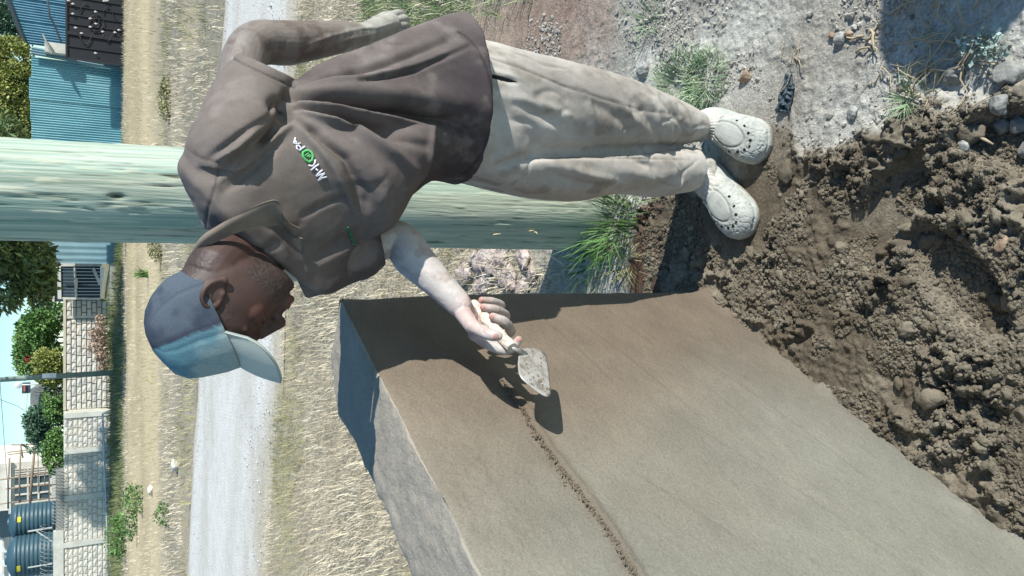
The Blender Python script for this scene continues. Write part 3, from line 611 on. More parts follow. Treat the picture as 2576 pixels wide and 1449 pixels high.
b.cap([WL_, P(950, 73, 1.74), P(985, 58, 1.765)], [.026, .027, .022], 20)
for (dx, dy, r_) in [(1001, 34, .0092), (1012, 48, .0096), (1014, 63, .0094), (1008, 77, .0084)]:
    b.cap([P(970, dy+10, 1.765), P(dx, dy, 1.775), P(dx+10, dy+4, 1.805), P(dx-6, dy+8, 1.83)], [r_*1.1, r_*1.12, r_, r_*.85])
b.cap([P(935, 60, 1.76), P(965, 42, 1.79), P(985, 36, 1.815)], [.0125, .0115, .009])
armL = b.fuse(.0018, 3)
v = coords(armL); nm_ = normals(armL); x, y = to_px(v)
vein = fold_field(x, y, [([(760, 118), (830, 92), (880, 78), (960, 62)], .0016, 5), ([(830, 118), (880, 98), (930, 90)], .0013, 4), ([(905, 72), (950, 70), (985, 58)], .0014, 4)])
v = v+nm_*(vein+.0007*fbm(v[:, 0]*80, v[:, 1]*80, v[:, 2]*80, oct=3, seed=142))[:, None]; setco(armL, v)
# the trunk and legs inside the clothes, so that the body is one figure
b = Blob()
HIPC = P(1120, 270, 1.69); CH = P(720, 470, 1.56)
b.cap([NB, CH, (CH+HIPC)/2, HIPC], [.06, .10, .10, .09], 20); b.cap([SL, CH], [.05, .09]); b.cap([SR, CH], [.05, .09])
AL, AR = P(1760, 318, 1.775), P(1768, 430, 1.785)
b.cap([HIPC+[.06, -.02, 0], P(1450, 280, 1.68), AL], [.075, .05, .028]); b.cap([HIPC-[.06, 0, 0], P(1450, 440, 1.70), AR], [.07, .045, .028])
b.cap([AL, AL+[-.02, -.08, -.07]], [.028, .024]); b.cap([AR, AR+[-.07, -.06, -.07]], [.028, .024])
trunk = b.fuse(.008, 2)
body = join([head, armR, armL, trunk], 'body')
nh, nr_, nl = len(head.vertices), len(armR.vertices), len(armL.vertices); nb_ = len(body.vertices)
bc = np.zeros((nb_, 3)); bc[:] = srgb(88, 60, 50)
v = coords(body); hv = v[:nh]; skin = np.array(srgb(72, 52, 46))
fn = fbm(hv[:, 0]*30, hv[:, 1]*30, hv[:, 2]*30, oct=4, seed=151)
hc = mixc(np.tile(skin, (nh, 1)), srgb(94, 72, 64), .5*sstep(-.1, .5, fn)); lc = hdl(hv)
hc = mixc(hc, srgb(104, 60, 48), .5*np.exp(-(((lc[:, 0]-.07)/.022)**2+((lc[:, 2]+.005)/.02)**2)))
grz = vnoise(hv[:, 0]*600, hv[:, 1]*600, hv[:, 2]*600, 8)
hc = mixc(hc, srgb(58, 48, 44), hairk*.75); hc = mixc(hc, srgb(98, 90, 86), hairk*.4*sstep(.3, .6, grz))
hc = mixc(hc, srgb(112, 70, 64), np.exp(-((lc[:, 2]+.050)/.009)**2)*sstep(.098, .108, lc[:, 0])*(np.abs(lc[:, 1]) < .024)*.7)
lid = np.exp(-(((lc[:, 2]-.006)/.0022)**2))*np.exp(-(((np.abs(lc[:, 1])-.031)/.013)**4))*sstep(.082, .088, lc[:, 0]); hc = mixc(hc, srgb(34, 26, 24), lid*.9)
brow = np.exp(-(((lc[:, 2]-.041+.15*(np.abs(lc[:, 1])-.03))/.004)**2))*np.exp(-(((np.abs(lc[:, 1])-.030)/.020)**4))*sstep(.07, .08, lc[:, 0]); hc = mixc(hc, srgb(48, 38, 34), brow*.7)
bc[:nh] = hc
rv_ = v[nh:nh+nr_]; x, y = to_px(rv_); fr = fbm(rv_[:, 0]*40, rv_[:, 1]*40, rv_[:, 2]*40, oct=4, seed=152)
rc = mixc(np.tile(srgb(184, 175, 168), (nr_, 1)), srgb(168, 152, 143), sstep(-.1, .5, fr)); rc = mixc(rc, srgb(200, 152, 142), .5*np.exp(-((x-1195)**2+(y-790)**2)/45.**2))
rc = mixc(rc, srgb(176, 118, 104), nailR*.85); bc[nh:nh+nr_] = rc
lv_ = v[nh+nr_:nh+nr_+nl]; x, y = to_px(lv_); fl_ = fbm(lv_[:, 0]*35, lv_[:, 1]*35, lv_[:, 2]*35, oct=4, seed=153)
lcx = mixc(np.tile(srgb(124, 114, 106), (nl, 1)), srgb(104, 90, 82), sstep(-.1, .4, fl_)); lcx = mixc(lcx, srgb(162, 158, 148), sstep(840, 960, x+120*fl_)); bc[nh+nr_:nh+nr_+nl] = lcx
cattr(body, 'soil', bc)
SKIN = mat('skin', [(.3, (.9, .9, .9)), (.6, (1.02, 1.02, 1.02)), (.8, (1.12, 1.12, 1.12))], 60, 6, .55, (500, .25, .001), attr='soil', spec=.4, sub=.08)
body.materials.append(SKIN); obj('body', body, man)

# ---------- cap
e1 = hf*.809+hu*.588; e3 = -hf*.588+hu*.809; CC = hd(.0185, 0, .036)
def cp(a, l_, c): return CC+e1*a+hl*l_+e3*c
prof = np.array([(-.098, .098, 0), (-.099, .096, .022), (-.097, .091, .045), (-.088, .086, .066), (-.076, .079, .084), (-.058, .062, .101), (-.040, .034, .1105), (-.022, .016, .1155)])
hs = np.linspace(0, 1, 40); hh = .1155*(1-(1-hs)**2); xb = np.interp(hh, prof[:, 2], prof[:, 0]); xf = np.interp(hh, prof[:, 2], prof[:, 1]); yw = .0815*np.sqrt(np.maximum(1-(hh/.121)**2.6, .003))
th = np.arange(160)*2*math.pi/160
vs = []
for i in range(40):
    c0, ra = (xf[i]+xb[i])/2, (xf[i]-xb[i])/2
    for t in th:
        seam = -.0022*sum(math.exp(-((math.atan2(math.sin(t-q), math.cos(t-q)))/.03)**2) for q in (1.35, -1.35, 2.2, -2.2, math.pi))
        s_ = 1+seam/.08; q = cp(c0+ra*math.copysign(abs(math.cos(t))**.86, math.cos(t))*s_, yw[i]*math.copysign(abs(math.sin(t))**.86, math.sin(t))*s_, hh[i]); vs.append(q)
vs = np.array(vs); vs = vs+(.0014*fbm(vs[:, 0]*30, vs[:, 1]*30, vs[:, 2]*30, oct=3, seed=161))[:, None]*hl
me = mesh_np('cap', vs, [list(f) for f in grid_faces(40, 160, True)]+[[39*160+k for k in range(160)]])
loc = (coords(me)-CC); a1 = loc@e1; front = sstep(.006, .010, a1-.10*np.maximum(.04-loc@e3, 0)-.002*vnoise(a1*300, loc@e3*300, loc@hl*300, 3))
fnz = fbm(vs[:, 0]*25, vs[:, 1]*25, vs[:, 2]*25, oct=4, seed=162)
kc = mixc(np.tile(srgb(86, 95, 104), (len(vs), 1)), srgb(66, 75, 86), sstep(-.2, .3, fnz)); tl = mixc(np.tile(srgb(94, 132, 142), (len(vs), 1)), srgb(146, 164, 164), sstep(-.2, .4, fnz-8*(loc@e3-.04)*.3))
kc = mixc(kc, srgb(52, 54, 72), np.exp(-((a1-.004)/.006)**2)*.7); kc = kc*(1-front[:, None])+tl*front[:, None]; cattr(me, 'soil', kc)
CAPM, n, l, bs = new_mat('cap_cloth')
at = n.new('ShaderNodeAttribute'); at.attribute_name = 'soil'; tc = n.new('ShaderNodeTexCoord'); vo = n.new('ShaderNodeTexVoronoi'); vo.inputs['Scale'].default_value = 700; l.new(tc.outputs['Object'], vo.inputs['Vector'])
rp = ramp(n, [(.1, (1.12, 1.12, 1.12)), (.6, (.78, .78, .8))]); l.new(vo.outputs['Distance'], rp.inputs['Fac']); mx = n.new('ShaderNodeMix'); mx.data_type = 'RGBA'; mx.blend_type = 'MULTIPLY'; mx.inputs['Factor'].default_value = 1
l.new(at.outputs['Color'], mx.inputs['A']); l.new(rp.outputs['Color'], mx.inputs['B']); l.new(mx.outputs['Result'], bs.inputs['Base Color']); bs.inputs['Roughness'].default_value = .95; bs.inputs['Specular IOR Level'].default_value = .1
bp = n.new('ShaderNodeBump'); bp.inputs['Strength'].default_value = .35; bp.inputs['Distance'].default_value = .001; l.new(vo.outputs['Distance'], bp.inputs['Height']); l.new(bp.outputs[0], bs.inputs['Normal'])
me.materials.append(CAPM); capo = obj('cap', me, man)
ni, nj = 44, 26; A_, R_ = np.meshgrid(np.linspace(-1, 1, ni), np.linspace(0, 1, nj), indexing='ij'); an = A_*R(74)
root = CC+e1*(.0945*np.cos(an))[..., None]+hl*(.0795*np.sin(an))[..., None]+e3*(.002)
tipf = .080*np.sqrt(np.maximum(1-np.abs(A_)**3.6, 0)); ext_ = R_*tipf
bv = root+hf*ext_[..., None]*1.0+hu*(ext_*(-.10-.30*A_**2)+.012*np.sin(R_*3.1)*(1-A_**2)*.3)[..., None]+hl*(A_*.004*R_)[..., None]
me = mesh_np('brim', np.concatenate([bv.reshape(-1, 3), (bv-hu*.0045-hf*.001*0).reshape(-1, 3)]), np.concatenate([grid_faces(ni, nj), grid_faces(ni, nj)[:, ::-1]+ni*nj]))
bm = bmesh.new(); bm.from_mesh(me); bm.normal_update(); bm.free()
BRIM = mat('cap_brim_cloth', [(.3, srgb(150, 160, 158)), (.5, srgb(176, 182, 174)), (.75, srgb(188, 192, 182))], 14, 6, .95, (600, .5, .001), spec=.1)
# close the brim's rim
edge = [i*nj+nj-1 for i in range(ni)]; fs = [list(f) for f in np.concatenate([grid_faces(ni, nj), grid_faces(ni, nj)[:, ::-1]+ni*nj])]+[[edge[i], edge[i+1], edge[i+1]+ni*nj, edge[i]+ni*nj] for i in range(ni-1)]
me2 = mesh_np('brim', coords(me), fs, BRIM); obj('brim', me2, capo)

# ---------- shirt
b = Blob()
b.loft([sec((512, 575), (668, 622), 1.52, .15), sec((470, 475), (735, 690), 1.52, .20, tw=.05), sec((460, 405), (800, 728), 1.535, .23, tw=.075), sec((545, 318), (860, 700), 1.545, .25, .1, tw=.08),
        sec((665, 262), (905, 648), 1.56, .27, .2, tw=.08), sec((760, 205), (930, 600), 1.575, .28, .35, tw=.07), sec((850, 157), (965, 556), 1.59, .30, .5, tw=.055), sec((950, 110), (1020, 495), 1.61, .31, .65, tw=.03),
        sec((1060, 66), (1092, 452), 1.63, .33, .8), sec((1140, 38), (1163, 462), 1.65, .35, 1.)], nr=90, na=72, pw=2.2)
b.loft([sec((700, 330), (835, 640), 1.525, .16, tw=.06), sec((770, 305), (912, 596), 1.51, .19, .1, tw=.05), sec((900, 312), (985, 556), 1.505, .21, .2, tw=.03), sec((1020, 318), (1038, 486), 1.52, .20, .3), sec((1086, 322), (1066, 452), 1.53, .17, .3)], nr=50, na=48, pw=2.5)
# near sleeve, far sleeve
b.loft([sec((458, 415), (640, 440), 1.48, .17), sec((470, 350), (668, 345), 1.465, .18), sec((498, 285), (692, 288), 1.475, .18), sec((535, 210), (715, 248), 1.51, .175), sec((597, 131), (738, 198), 1.555, .165)], nr=50, na=56, pw=2.1)
b.loft([sec((700, 600), (770, 748), 1.60, .16), sec((800, 585), (862, 726), 1.595, .165), sec((900, 568), (935, 694), 1.585, .16), sec((955, 568), (972, 665), 1.58, .15)], nr=40, na=48, pw=2.2)
shirt = b.fuse(.0034, 4)
SHF = [([(745, 195), (900, 140), (1140, 48)], .012, (6, 15)), ([(760, 212), (930, 172), (1150, 92)], -.016, (6, 11)), ([(735, 214), (900, 205), (1060, 165), (1165, 122)], .012, (7, 14)),
       ([(900, 215), (1040, 180), (1180, 118)], -.012, (3, 7)), ([(740, 232), (900, 225), (1100, 245), (1230, 270)], .014, (10, 36)),
       ([(722, 240), (850, 254), (1000, 280), (1130, 306), (1215, 345)], -.040, (9, 17)), ([(752, 255), (880, 270), (1000, 294), (1092, 318)], .022, (6, 11)),
       ([(742, 268), (860, 292), (980, 334), (1072, 368)], -.022, (6, 13)), ([(760, 278), (850, 307), (900, 334), (1000, 394), (1056, 442)], .020, (7, 14)),
       ([(748, 300), (800, 338), (870, 400), (900, 470), (905, 520)], -.020, (6, 14)), ([(745, 318), (800, 372), (850, 432)], .010, (8, 12)),
       ([(690, 258), (735, 296)], -.028, 17), ([(735, 290), (700, 310), (640, 390), (560, 455)], -.018, (9, 11)), ([(735, 312), (690, 350), (620, 412), (540, 464)], .014, (8, 9)), ([(700, 360), (640, 420), (560, 485)], -.010, 11),
       ([(547, 402), (600, 365), (650, 318)], .012, (5, 9)), ([(562, 422), (612, 388), (662, 342)], -.012, 7), ([(530, 395), (620, 330), (690, 290)], -.008, 8),
       ([(1092, 316), (1086, 380), (1068, 448)], .008, 6), ([(1106, 330), (1100, 390), (1085, 440)], -.012, 9), ([(650, 555), (720, 590), (760, 640)], -.008, 12), ([(800, 640), (870, 600), (960, 560)], -.009, 14), ([(760, 690), (850, 640), (930, 600)], .008, 12),
       ([(760, 545), (800, 520), (870, 490)], -.008, 7), ([(840, 420), (870, 480), (900, 540)], .008, 10), ([(905, 440), (925, 490), (920, 545)], -.006, 10), ([(950, 420), (975, 470), (960, 520)], .005, 12)]
v = coords(shirt); nm_ = normals(shirt); x, y = to_px(v); fr_ = sstep(-.2, .35, -(nm_@np.array(fw)))
h = fold_field(x, y, SHF)*fr_; h += .0035*fbm(v[:, 0]*9, v[:, 1]*9, v[:, 2]*5, oct=3, seed=171)+.0012*fbm(v[:, 0]*45, v[:, 1]*45, v[:, 2]*30, oct=2, seed=172)-.0045*np.exp(-(fbm(v[:, 0]*11, v[:, 1]*11, v[:, 2]*6, oct=2, seed=175)/.07)**2)*sstep(0, .4, fbm(v[:, 0]*5, v[:, 1]*5, v[:, 2]*5, oct=2, seed=176))
# hems: a stitched turn-up at the sleeve end and the shirt tail
def hemline(a, bpt, wpx, amp):
    a, bpt = np.array(a, float), np.array(bpt, float); e = bpt-a; L = np.linalg.norm(e); e /= L; s_ = (x-a[0])*e[0]+(y-a[1])*e[1]; d_ = -(x-a[0])*e[1]+(y-a[1])*e[0]
    return amp*np.exp(-((d_-wpx)/2.2)**2)*((s_ > -15) & (s_ < L+15))
h += hemline((597, 131), (738, 198), 20, -.0045)*fr_
h += -.0035*np.exp(-((np.hypot((x-1118)/1., (y-262)/1.55)-122)/2.5)**2)*(x > 1150)*fr_
h += -.0022*np.exp(-((np.abs((x-(462+(y-455)*-.35)) - 60*0)-0)/1e9)**2)*0
sm = fold_field(x, y, [([(515, 580), (525, 520), (540, 470), (552, 410)], -.0022, 3), ([(552, 410), (500, 395), (468, 372)], -.0022, 3)]); h += sm*fr_
v = v+nm_*h[:, None]; setco(shirt, v); soften(shirt, 3); v = coords(shirt)
fz = fbm(v[:, 0]*7, v[:, 1]*7, v[:, 2]*7, oct=4, seed=173); dz = fbm(v[:, 0]*3+3, v[:, 1]*3, v[:, 2]*3, oct=3, seed=174)
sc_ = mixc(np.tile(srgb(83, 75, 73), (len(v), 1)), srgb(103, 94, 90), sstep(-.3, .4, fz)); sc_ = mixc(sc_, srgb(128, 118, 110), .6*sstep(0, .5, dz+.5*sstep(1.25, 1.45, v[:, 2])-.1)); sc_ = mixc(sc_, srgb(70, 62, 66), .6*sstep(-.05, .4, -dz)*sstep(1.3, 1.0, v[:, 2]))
sc_ = mixc(sc_, srgb(136, 126, 120), .45*sstep(.12, .5, fbm(v[:, 0]*16, v[:, 1]*16, v[:, 2]*16, oct=4, seed=177))); x, y = to_px(v); hl_ = hemline((597, 131), (738, 198), 20, 1.)+np.exp(-((np.hypot((x-1118)/1., (y-262)/1.55)-122)/2.5)**2)*(x > 1150)+fold_field(x, y, [([(515, 580), (525, 520), (540, 470), (552, 410)], 1, 3), ([(552, 410), (500, 395), (468, 372)], 1, 3)]); sc_ = mixc(sc_, srgb(54, 48, 48), np.clip(hl_, 0, 1)*.6); cattr(shirt, 'soil', sc_)
SHIRT = mat('shirt_cloth', [(.3, (.88, .88, .88)), (.6, (1, 1, 1)), (.8, (1.1, 1.1, 1.1))], 35, 6, .92, [(700, .35, .001)], attr='soil', spec=.15, fine=(240, .06))
shirt.materials.append(SHIRT); shirt_o = obj('shirt', shirt, man)
# collar: two folded flaps, each a thick sheet
def sheet(name, inner, outer, th, m, parent, mid=None, nu=40, nv=10):
    a = crom(np.array(inner), np.linspace(0, len(inner)-1, nu)); c = crom(np.array(outer), np.linspace(0, len(outer)-1, nu)); w = np.linspace(0, 1, nv)[None, :, None]
    g = a[:, None]*(1-w)+c[:, None]*w
    if mid is not None: g = g+np.array(mid)[None, None]*(np.sin(w*math.pi))
    tu = np.gradient(g, axis=0); tv = np.gradient(g, axis=1); nn = np.cross(tu, tv); nn /= np.linalg.norm(nn, axis=-1, keepdims=True)+1e-9
    p0, p1 = g+nn*th/2, g-nn*th/2; k = nu*nv; f = grid_faces(nu, nv); fs = [list(q) for q in f]+[list(q[::-1]) for q in (f+k)]
    ring = [i*nv for i in range(nu)]+[(nu-1)*nv+j for j in range(1, nv)]+[i*nv+nv-1 for i in range(nu-2, -1, -1)]+[j for j in range(nv-2, 0, -1)]
    fs += [[ring[i], ring[(i+1) % len(ring)], ring[(i+1) % len(ring)]+k, ring[i]+k][::-1] for i in range(len(ring))]
    me = mesh_np(name, np.concatenate([p0.reshape(-1, 3), p1.reshape(-1, 3)]), fs, m); return obj(name, me, parent)
COLL = mat('collar_cloth', [(.3, srgb(104, 94, 86)), (.55, srgb(124, 112, 100)), (.8, srgb(140, 128, 112))], 18, 6, .92, [(700, .35, .001)], spec=.15)
sheet('collar', [P(488, 664, 1.475), P(514, 626, 1.43), P(545, 606, 1.413), P(624, 574, 1.400), P(677, 568, 1.402), P(713, 566, 1.412), P(750, 604, 1.45)],
      [P(480, 642, 1.485), P(508, 598, 1.425), P(548, 570, 1.40), P(610, 535, 1.378), P(693, 503, 1.362), P(716, 550, 1.378), P(760, 577, 1.41)], .004, COLL, shirt_o, mid=(0, -.006, .006))
sheet('collar', [P(715, 590, 1.45), P(690, 640, 1.49), P(648, 664, 1.53)], [P(762, 600, 1.43), P(756, 645, 1.455), P(693, 682, 1.50)], .004, COLL, shirt_o, mid=(0, -.005, .004))

# lettering stitched on the chest: laid onto the cloth
shirt_bvh = BVHTree.FromPolygons([Vector(q) for q in coords(shirt_o.data)+np.array(root_matrix(man).to_translation())*1.0], [tuple(p.vertices) for p in shirt_o.data.polygons])
def on_shirt(dx, dy, lift):
    hit = shirt_bvh.ray_cast(Vector(EYE), Vector(ray(dx, dy)).normalized())
    return np.array(hit[0])+np.array(hit[1])*lift if hit[0] is not None else P(dx, dy, 1.5)
def text_mesh(s, size=1.):
    cu = bpy.data.curves.new('t', 'FONT'); cu.body = s; cu.size = size; o = bpy.data.objects.new('t', cu); COL.objects.link(o)
    me = bpy.data.meshes.new_from_object(o.evaluated_get(bpy.context.evaluated_depsgraph_get())); bpy.data.objects.remove(o); bpy.data.curves.remove(cu)
    bm = bmesh.new(); bm.from_mesh(me); bmesh.ops.triangulate(bm, faces=bm.faces); bmesh.ops.subdivide_edges(bm, edges=bm.edges, cuts=2, use_grid_fill=True); bm.to_mesh(me); bm.free(); return me
def put_text(name, s, x0, y0, ang, hgt, m, parent, label=None, lift=.0016, sx=1.):
    """baseline start (x0,y0) in the picture, reading direction ang (degrees, counter-clockwise in the upright view)"""
    me = text_mesh(s); v = coords(me); ca_, sa_ = math.cos(R(ang)), math.sin(R(ang)); k = hgt/.7
    rx = (v[:, 0]*sx*ca_-v[:, 1]*sa_)*k; ry = (v[:, 0]*sx*sa_+v[:, 1]*ca_)*k                 # upright right, up
    pts = np.array([on_shirt(x0-b_, y0-a_, lift) for a_, b_ in zip(rx, ry)]); setco(me, pts); me.materials.append(m)
    o = obj(name, me, parent); mod = o.modifiers.new('t', 'SOLIDIFY'); mod.thickness = .0022; mod.offset = 0
    if label: o['label'] = label
    return o
THW = plain('white_thread', srgb(222, 218, 224), .8, bump=(900, .6, .001)); THG = plain('green_thread', srgb(96, 178, 108), .8, bump=(900, .6, .001)); THD = plain('dark_print', srgb(62, 56, 60), .85)
def px_tube(name, pts, rad, m, parent, lift=.0015, closed=False):
    q = [on_shirt(a, c, lift) for a, c in pts]
    if closed: q = q+[q[0], q[1]]
    bb = MB(); bb.tube(q, rad, 8); return bb.build(name, m, parent, True)
def zp_(pts): return [(708.4+p*.1022, 322+q*.1022) for p, q in pts]
for nm, strokes in [('letter_m', [[(1010, 1030), (920, 1100), (845, 1190)], [(845, 1190), (960, 1140), (1065, 1110)], [(1065, 1110), (980, 1180), (895, 1300)], [(895, 1300), (1000, 1220), (1115, 1200)]]), ('dash', [[(840, 1000), (875, 1035), (905, 1055)]]),
                    ('letter_k', [[(920, 890), (830, 950), (715, 1045)], [(835, 780), (820, 860), (785, 925)], [(785, 925), (730, 940), (660, 920)]]),
                    ('letter_p', [[(570, 460), (500, 505), (430, 565)], [(430, 565), (372, 510), (365, 450), (410, 437), (450, 475), (485, 505)]]),
                    ('letter_a', [[(335, 245), (322, 310), (295, 375), (335, 397), (400, 395), (470, 380)], [(332, 315), (375, 385)]])]:
    bb = MB()
    for st in strokes: bb.tube([on_shirt(*q, .0012) for q in zp_(st)], .0017, 8)
    bb.build(nm, THW, shirt_o, True)
px_tube('logo_ring', zp_([(600, 560), (680, 565), (740, 605), (775, 690), (750, 795), (660, 843), (585, 795), (515, 690), (518, 605)]), .0023, THG, shirt_o, closed=True)
for st in [[(665, 620), (610, 655), (560, 690)], [(700, 655), (655, 685), (610, 715)], [(725, 685), (690, 706), (660, 725)]]: px_tube('logo_bar', zp_(st), .0013, THG, shirt_o)
put_text('chest_print', 'nutrition', 892, 616, 18, 9, plain('green_print', srgb(58, 132, 100), .85), shirt_o, sx=1.1)

# ---------- trousers
b = Blob()
b.loft([sec((1070, 95), (1080, 330), 1.66, .22, .5), sec((1180, 104), (1190, 340), 1.66, .25, .6), sec((1310, 134), (1320, 394), 1.665, .24, .7), sec((1450, 166), (1450, 389), 1.68, .21, .8), sec((1560, 200), (1560, 381), 1.705, .19, .8),
        sec((1640, 231), (1640, 374), 1.735, .17, .9), sec((1697, 256), (1700, 368), 1.765, .15, 1), sec((1742, 284), (1755, 352), 1.775, .135, 1)], nr=80, na=64)
b.loft([sec((1090, 260), (1090, 440), 1.68, .22, .5), sec((1180, 300), (1178, 461), 1.685, .22, .6), sec((1310, 345), (1310, 492), 1.69, .20, .7), sec((1450, 362), (1450, 505), 1.70, .18, .8), sec((1560, 368), (1560, 487), 1.725, .17, .8),
        sec((1650, 370), (1650, 495), 1.755, .165, .9), sec((1733, 373), (1737, 482), 1.785, .155, 1)], nr=80, na=64)
b.loft([sec((1080, 88), (1095, 440), 1.66, .22, .6), sec((1180, 106), (1185, 455), 1.665, .23, .7), sec((1270, 128), (1275, 470), 1.67, .22, .7), sec((1330, 160), (1335, 470), 1.68, .15, .8)], nr=40, na=56)
trou = b.fuse(.0040, 3)
TRF = [([(1215, 185), (1265, 200), (1302, 208)], -.007, 4), ([(1210, 170), (1270, 186), (1310, 200)], .004, 6), ([(1310, 392), (1420, 386), (1560, 380), (1700, 370)], -.020, 9), ([(1290, 388), (1250, 330), (1240, 280)], -.008, 16),
       ([(1480, 250), (1560, 300), (1600, 345)], -.006, 14), ([(1540, 240), (1600, 300), (1640, 350)], .006, 10), ([(1600, 250), (1640, 310), (1660, 360)], -.007, 9), ([(1650, 250), (1680, 300), (1690, 360)], .006, 9), ([(1690, 262), (1712, 310), (1716, 358)], -.008, 7), ([(1715, 275), (1732, 315), (1735, 352)], .006, 6),
       ([(1330, 440), (1450, 470), (1540, 482)], -.005, 22), ([(1540, 420), (1640, 450), (1720, 470)], .005, 18), ([(1600, 480), (1660, 470), (1730, 440)], -.006, 14), ([(1180, 420), (1250, 440), (1330, 480)], .005, 18),
       ([(1560, 215), (1590, 260), (1600, 330)], -.006, 7), ([(1620, 236), (1650, 280), (1665, 350)], .007, 6), ([(1660, 245), (1688, 285), (1700, 345)], -.008, 6), ([(1705, 262), (1722, 300), (1728, 350)], -.008, 5), ([(1590, 395), (1640, 420), (1655, 470)], -.005, 8), ([(1670, 385), (1700, 420), (1708, 480)], .006, 7), ([(1690, 385), (1718, 425), (1724, 475)], -.007, 6),
       ([(1400, 190), (1440, 260), (1460, 340)], -.006, 13), ([(1430, 180), (1480, 250), (1500, 330)], .006, 11), ([(1300, 260), (1380, 300), (1480, 350)], -.006, 12), ([(1260, 240), (1350, 260), (1460, 300)], .005, 12), ([(1240, 420), (1300, 400), (1360, 396)], -.008, 9), ([(1400, 410), (1480, 440), (1560, 460)], .006, 11), ([(1380, 430), (1460, 462), (1540, 476)], -.006, 9)]
SEAM = [([(1190, 132), (1310, 172), (1450, 228), (1560, 262), (1640, 282), (1720, 290)], -.0030, 2.6), ([(1320, 400), (1450, 396), (1600, 398), (1735, 402)], -.0024, 2.4)]
v = coords(trou); nm_ = normals(trou); x, y = to_px(v); fr_ = sstep(-.2, .3, -(nm_@np.array(fw)))
h = (fold_field(x, y, TRF)+fold_field(x, y, SEAM))*fr_+.003*fbm(v[:, 0]*9, v[:, 1]*9, v[:, 2]*6, oct=3, seed=181)+.0012*fbm(v[:, 0]*50, v[:, 1]*50, v[:, 2]*35, oct=2, seed=182)-.004*np.exp(-(fbm(v[:, 0]*12, v[:, 1]*12, v[:, 2]*7, oct=2, seed=185)/.07)**2)*sstep(0, .4, fbm(v[:, 0]*5, v[:, 1]*5, v[:, 2]*5, oct=2, seed=186))
v = v+nm_*h[:, None]; setco(trou, v); soften(trou, 2); v = coords(trou)
fz = fbm(v[:, 0]*8, v[:, 1]*8, v[:, 2]*8, oct=4, seed=183)
tc_ = mixc(np.tile(srgb(176, 168, 158), (len(v), 1)), srgb(196, 189, 180), sstep(-.3, .4, fz)); tc_ = mixc(tc_, srgb(140, 132, 124), .55*sstep(.05, .5, fbm(v[:, 0]*4, v[:, 1]*4, v[:, 2]*4, oct=3, seed=184)))
tc_ = mixc(tc_, srgb(206, 200, 190), .6*sstep(.35, .1, v[:, 2])); smx = fold_field(*to_px(v), [(q, 1., w_) for q, _, w_ in SEAM]); tc_ = mixc(tc_, srgb(112, 104, 96), np.clip(smx, 0, 1)*.6); tc_ = mixc(tc_, srgb(132, 122, 110), .55*sstep(.15, .5, fbm(v[:, 0]*22, v[:, 1]*22, v[:, 2]*14, oct=4, seed=187))); cattr(trou, 'soil', tc_)
TROU = mat('trouser_cloth', [(.3, (.9, .9, .9)), (.6, (1, 1, 1)), (.8, (1.07, 1.07, 1.07))], 50, 6, .95, [(500, .4, .0015)], attr='soil', spec=.1, fine=(300, .08)); trou.materials.append(TROU); trou_o = obj('trousers', trou, man)
bb = MB(); bb.loft = None
pk = [P(1218, 188, 1.535), P(1262, 200, 1.54), P(1300, 208, 1.545)]

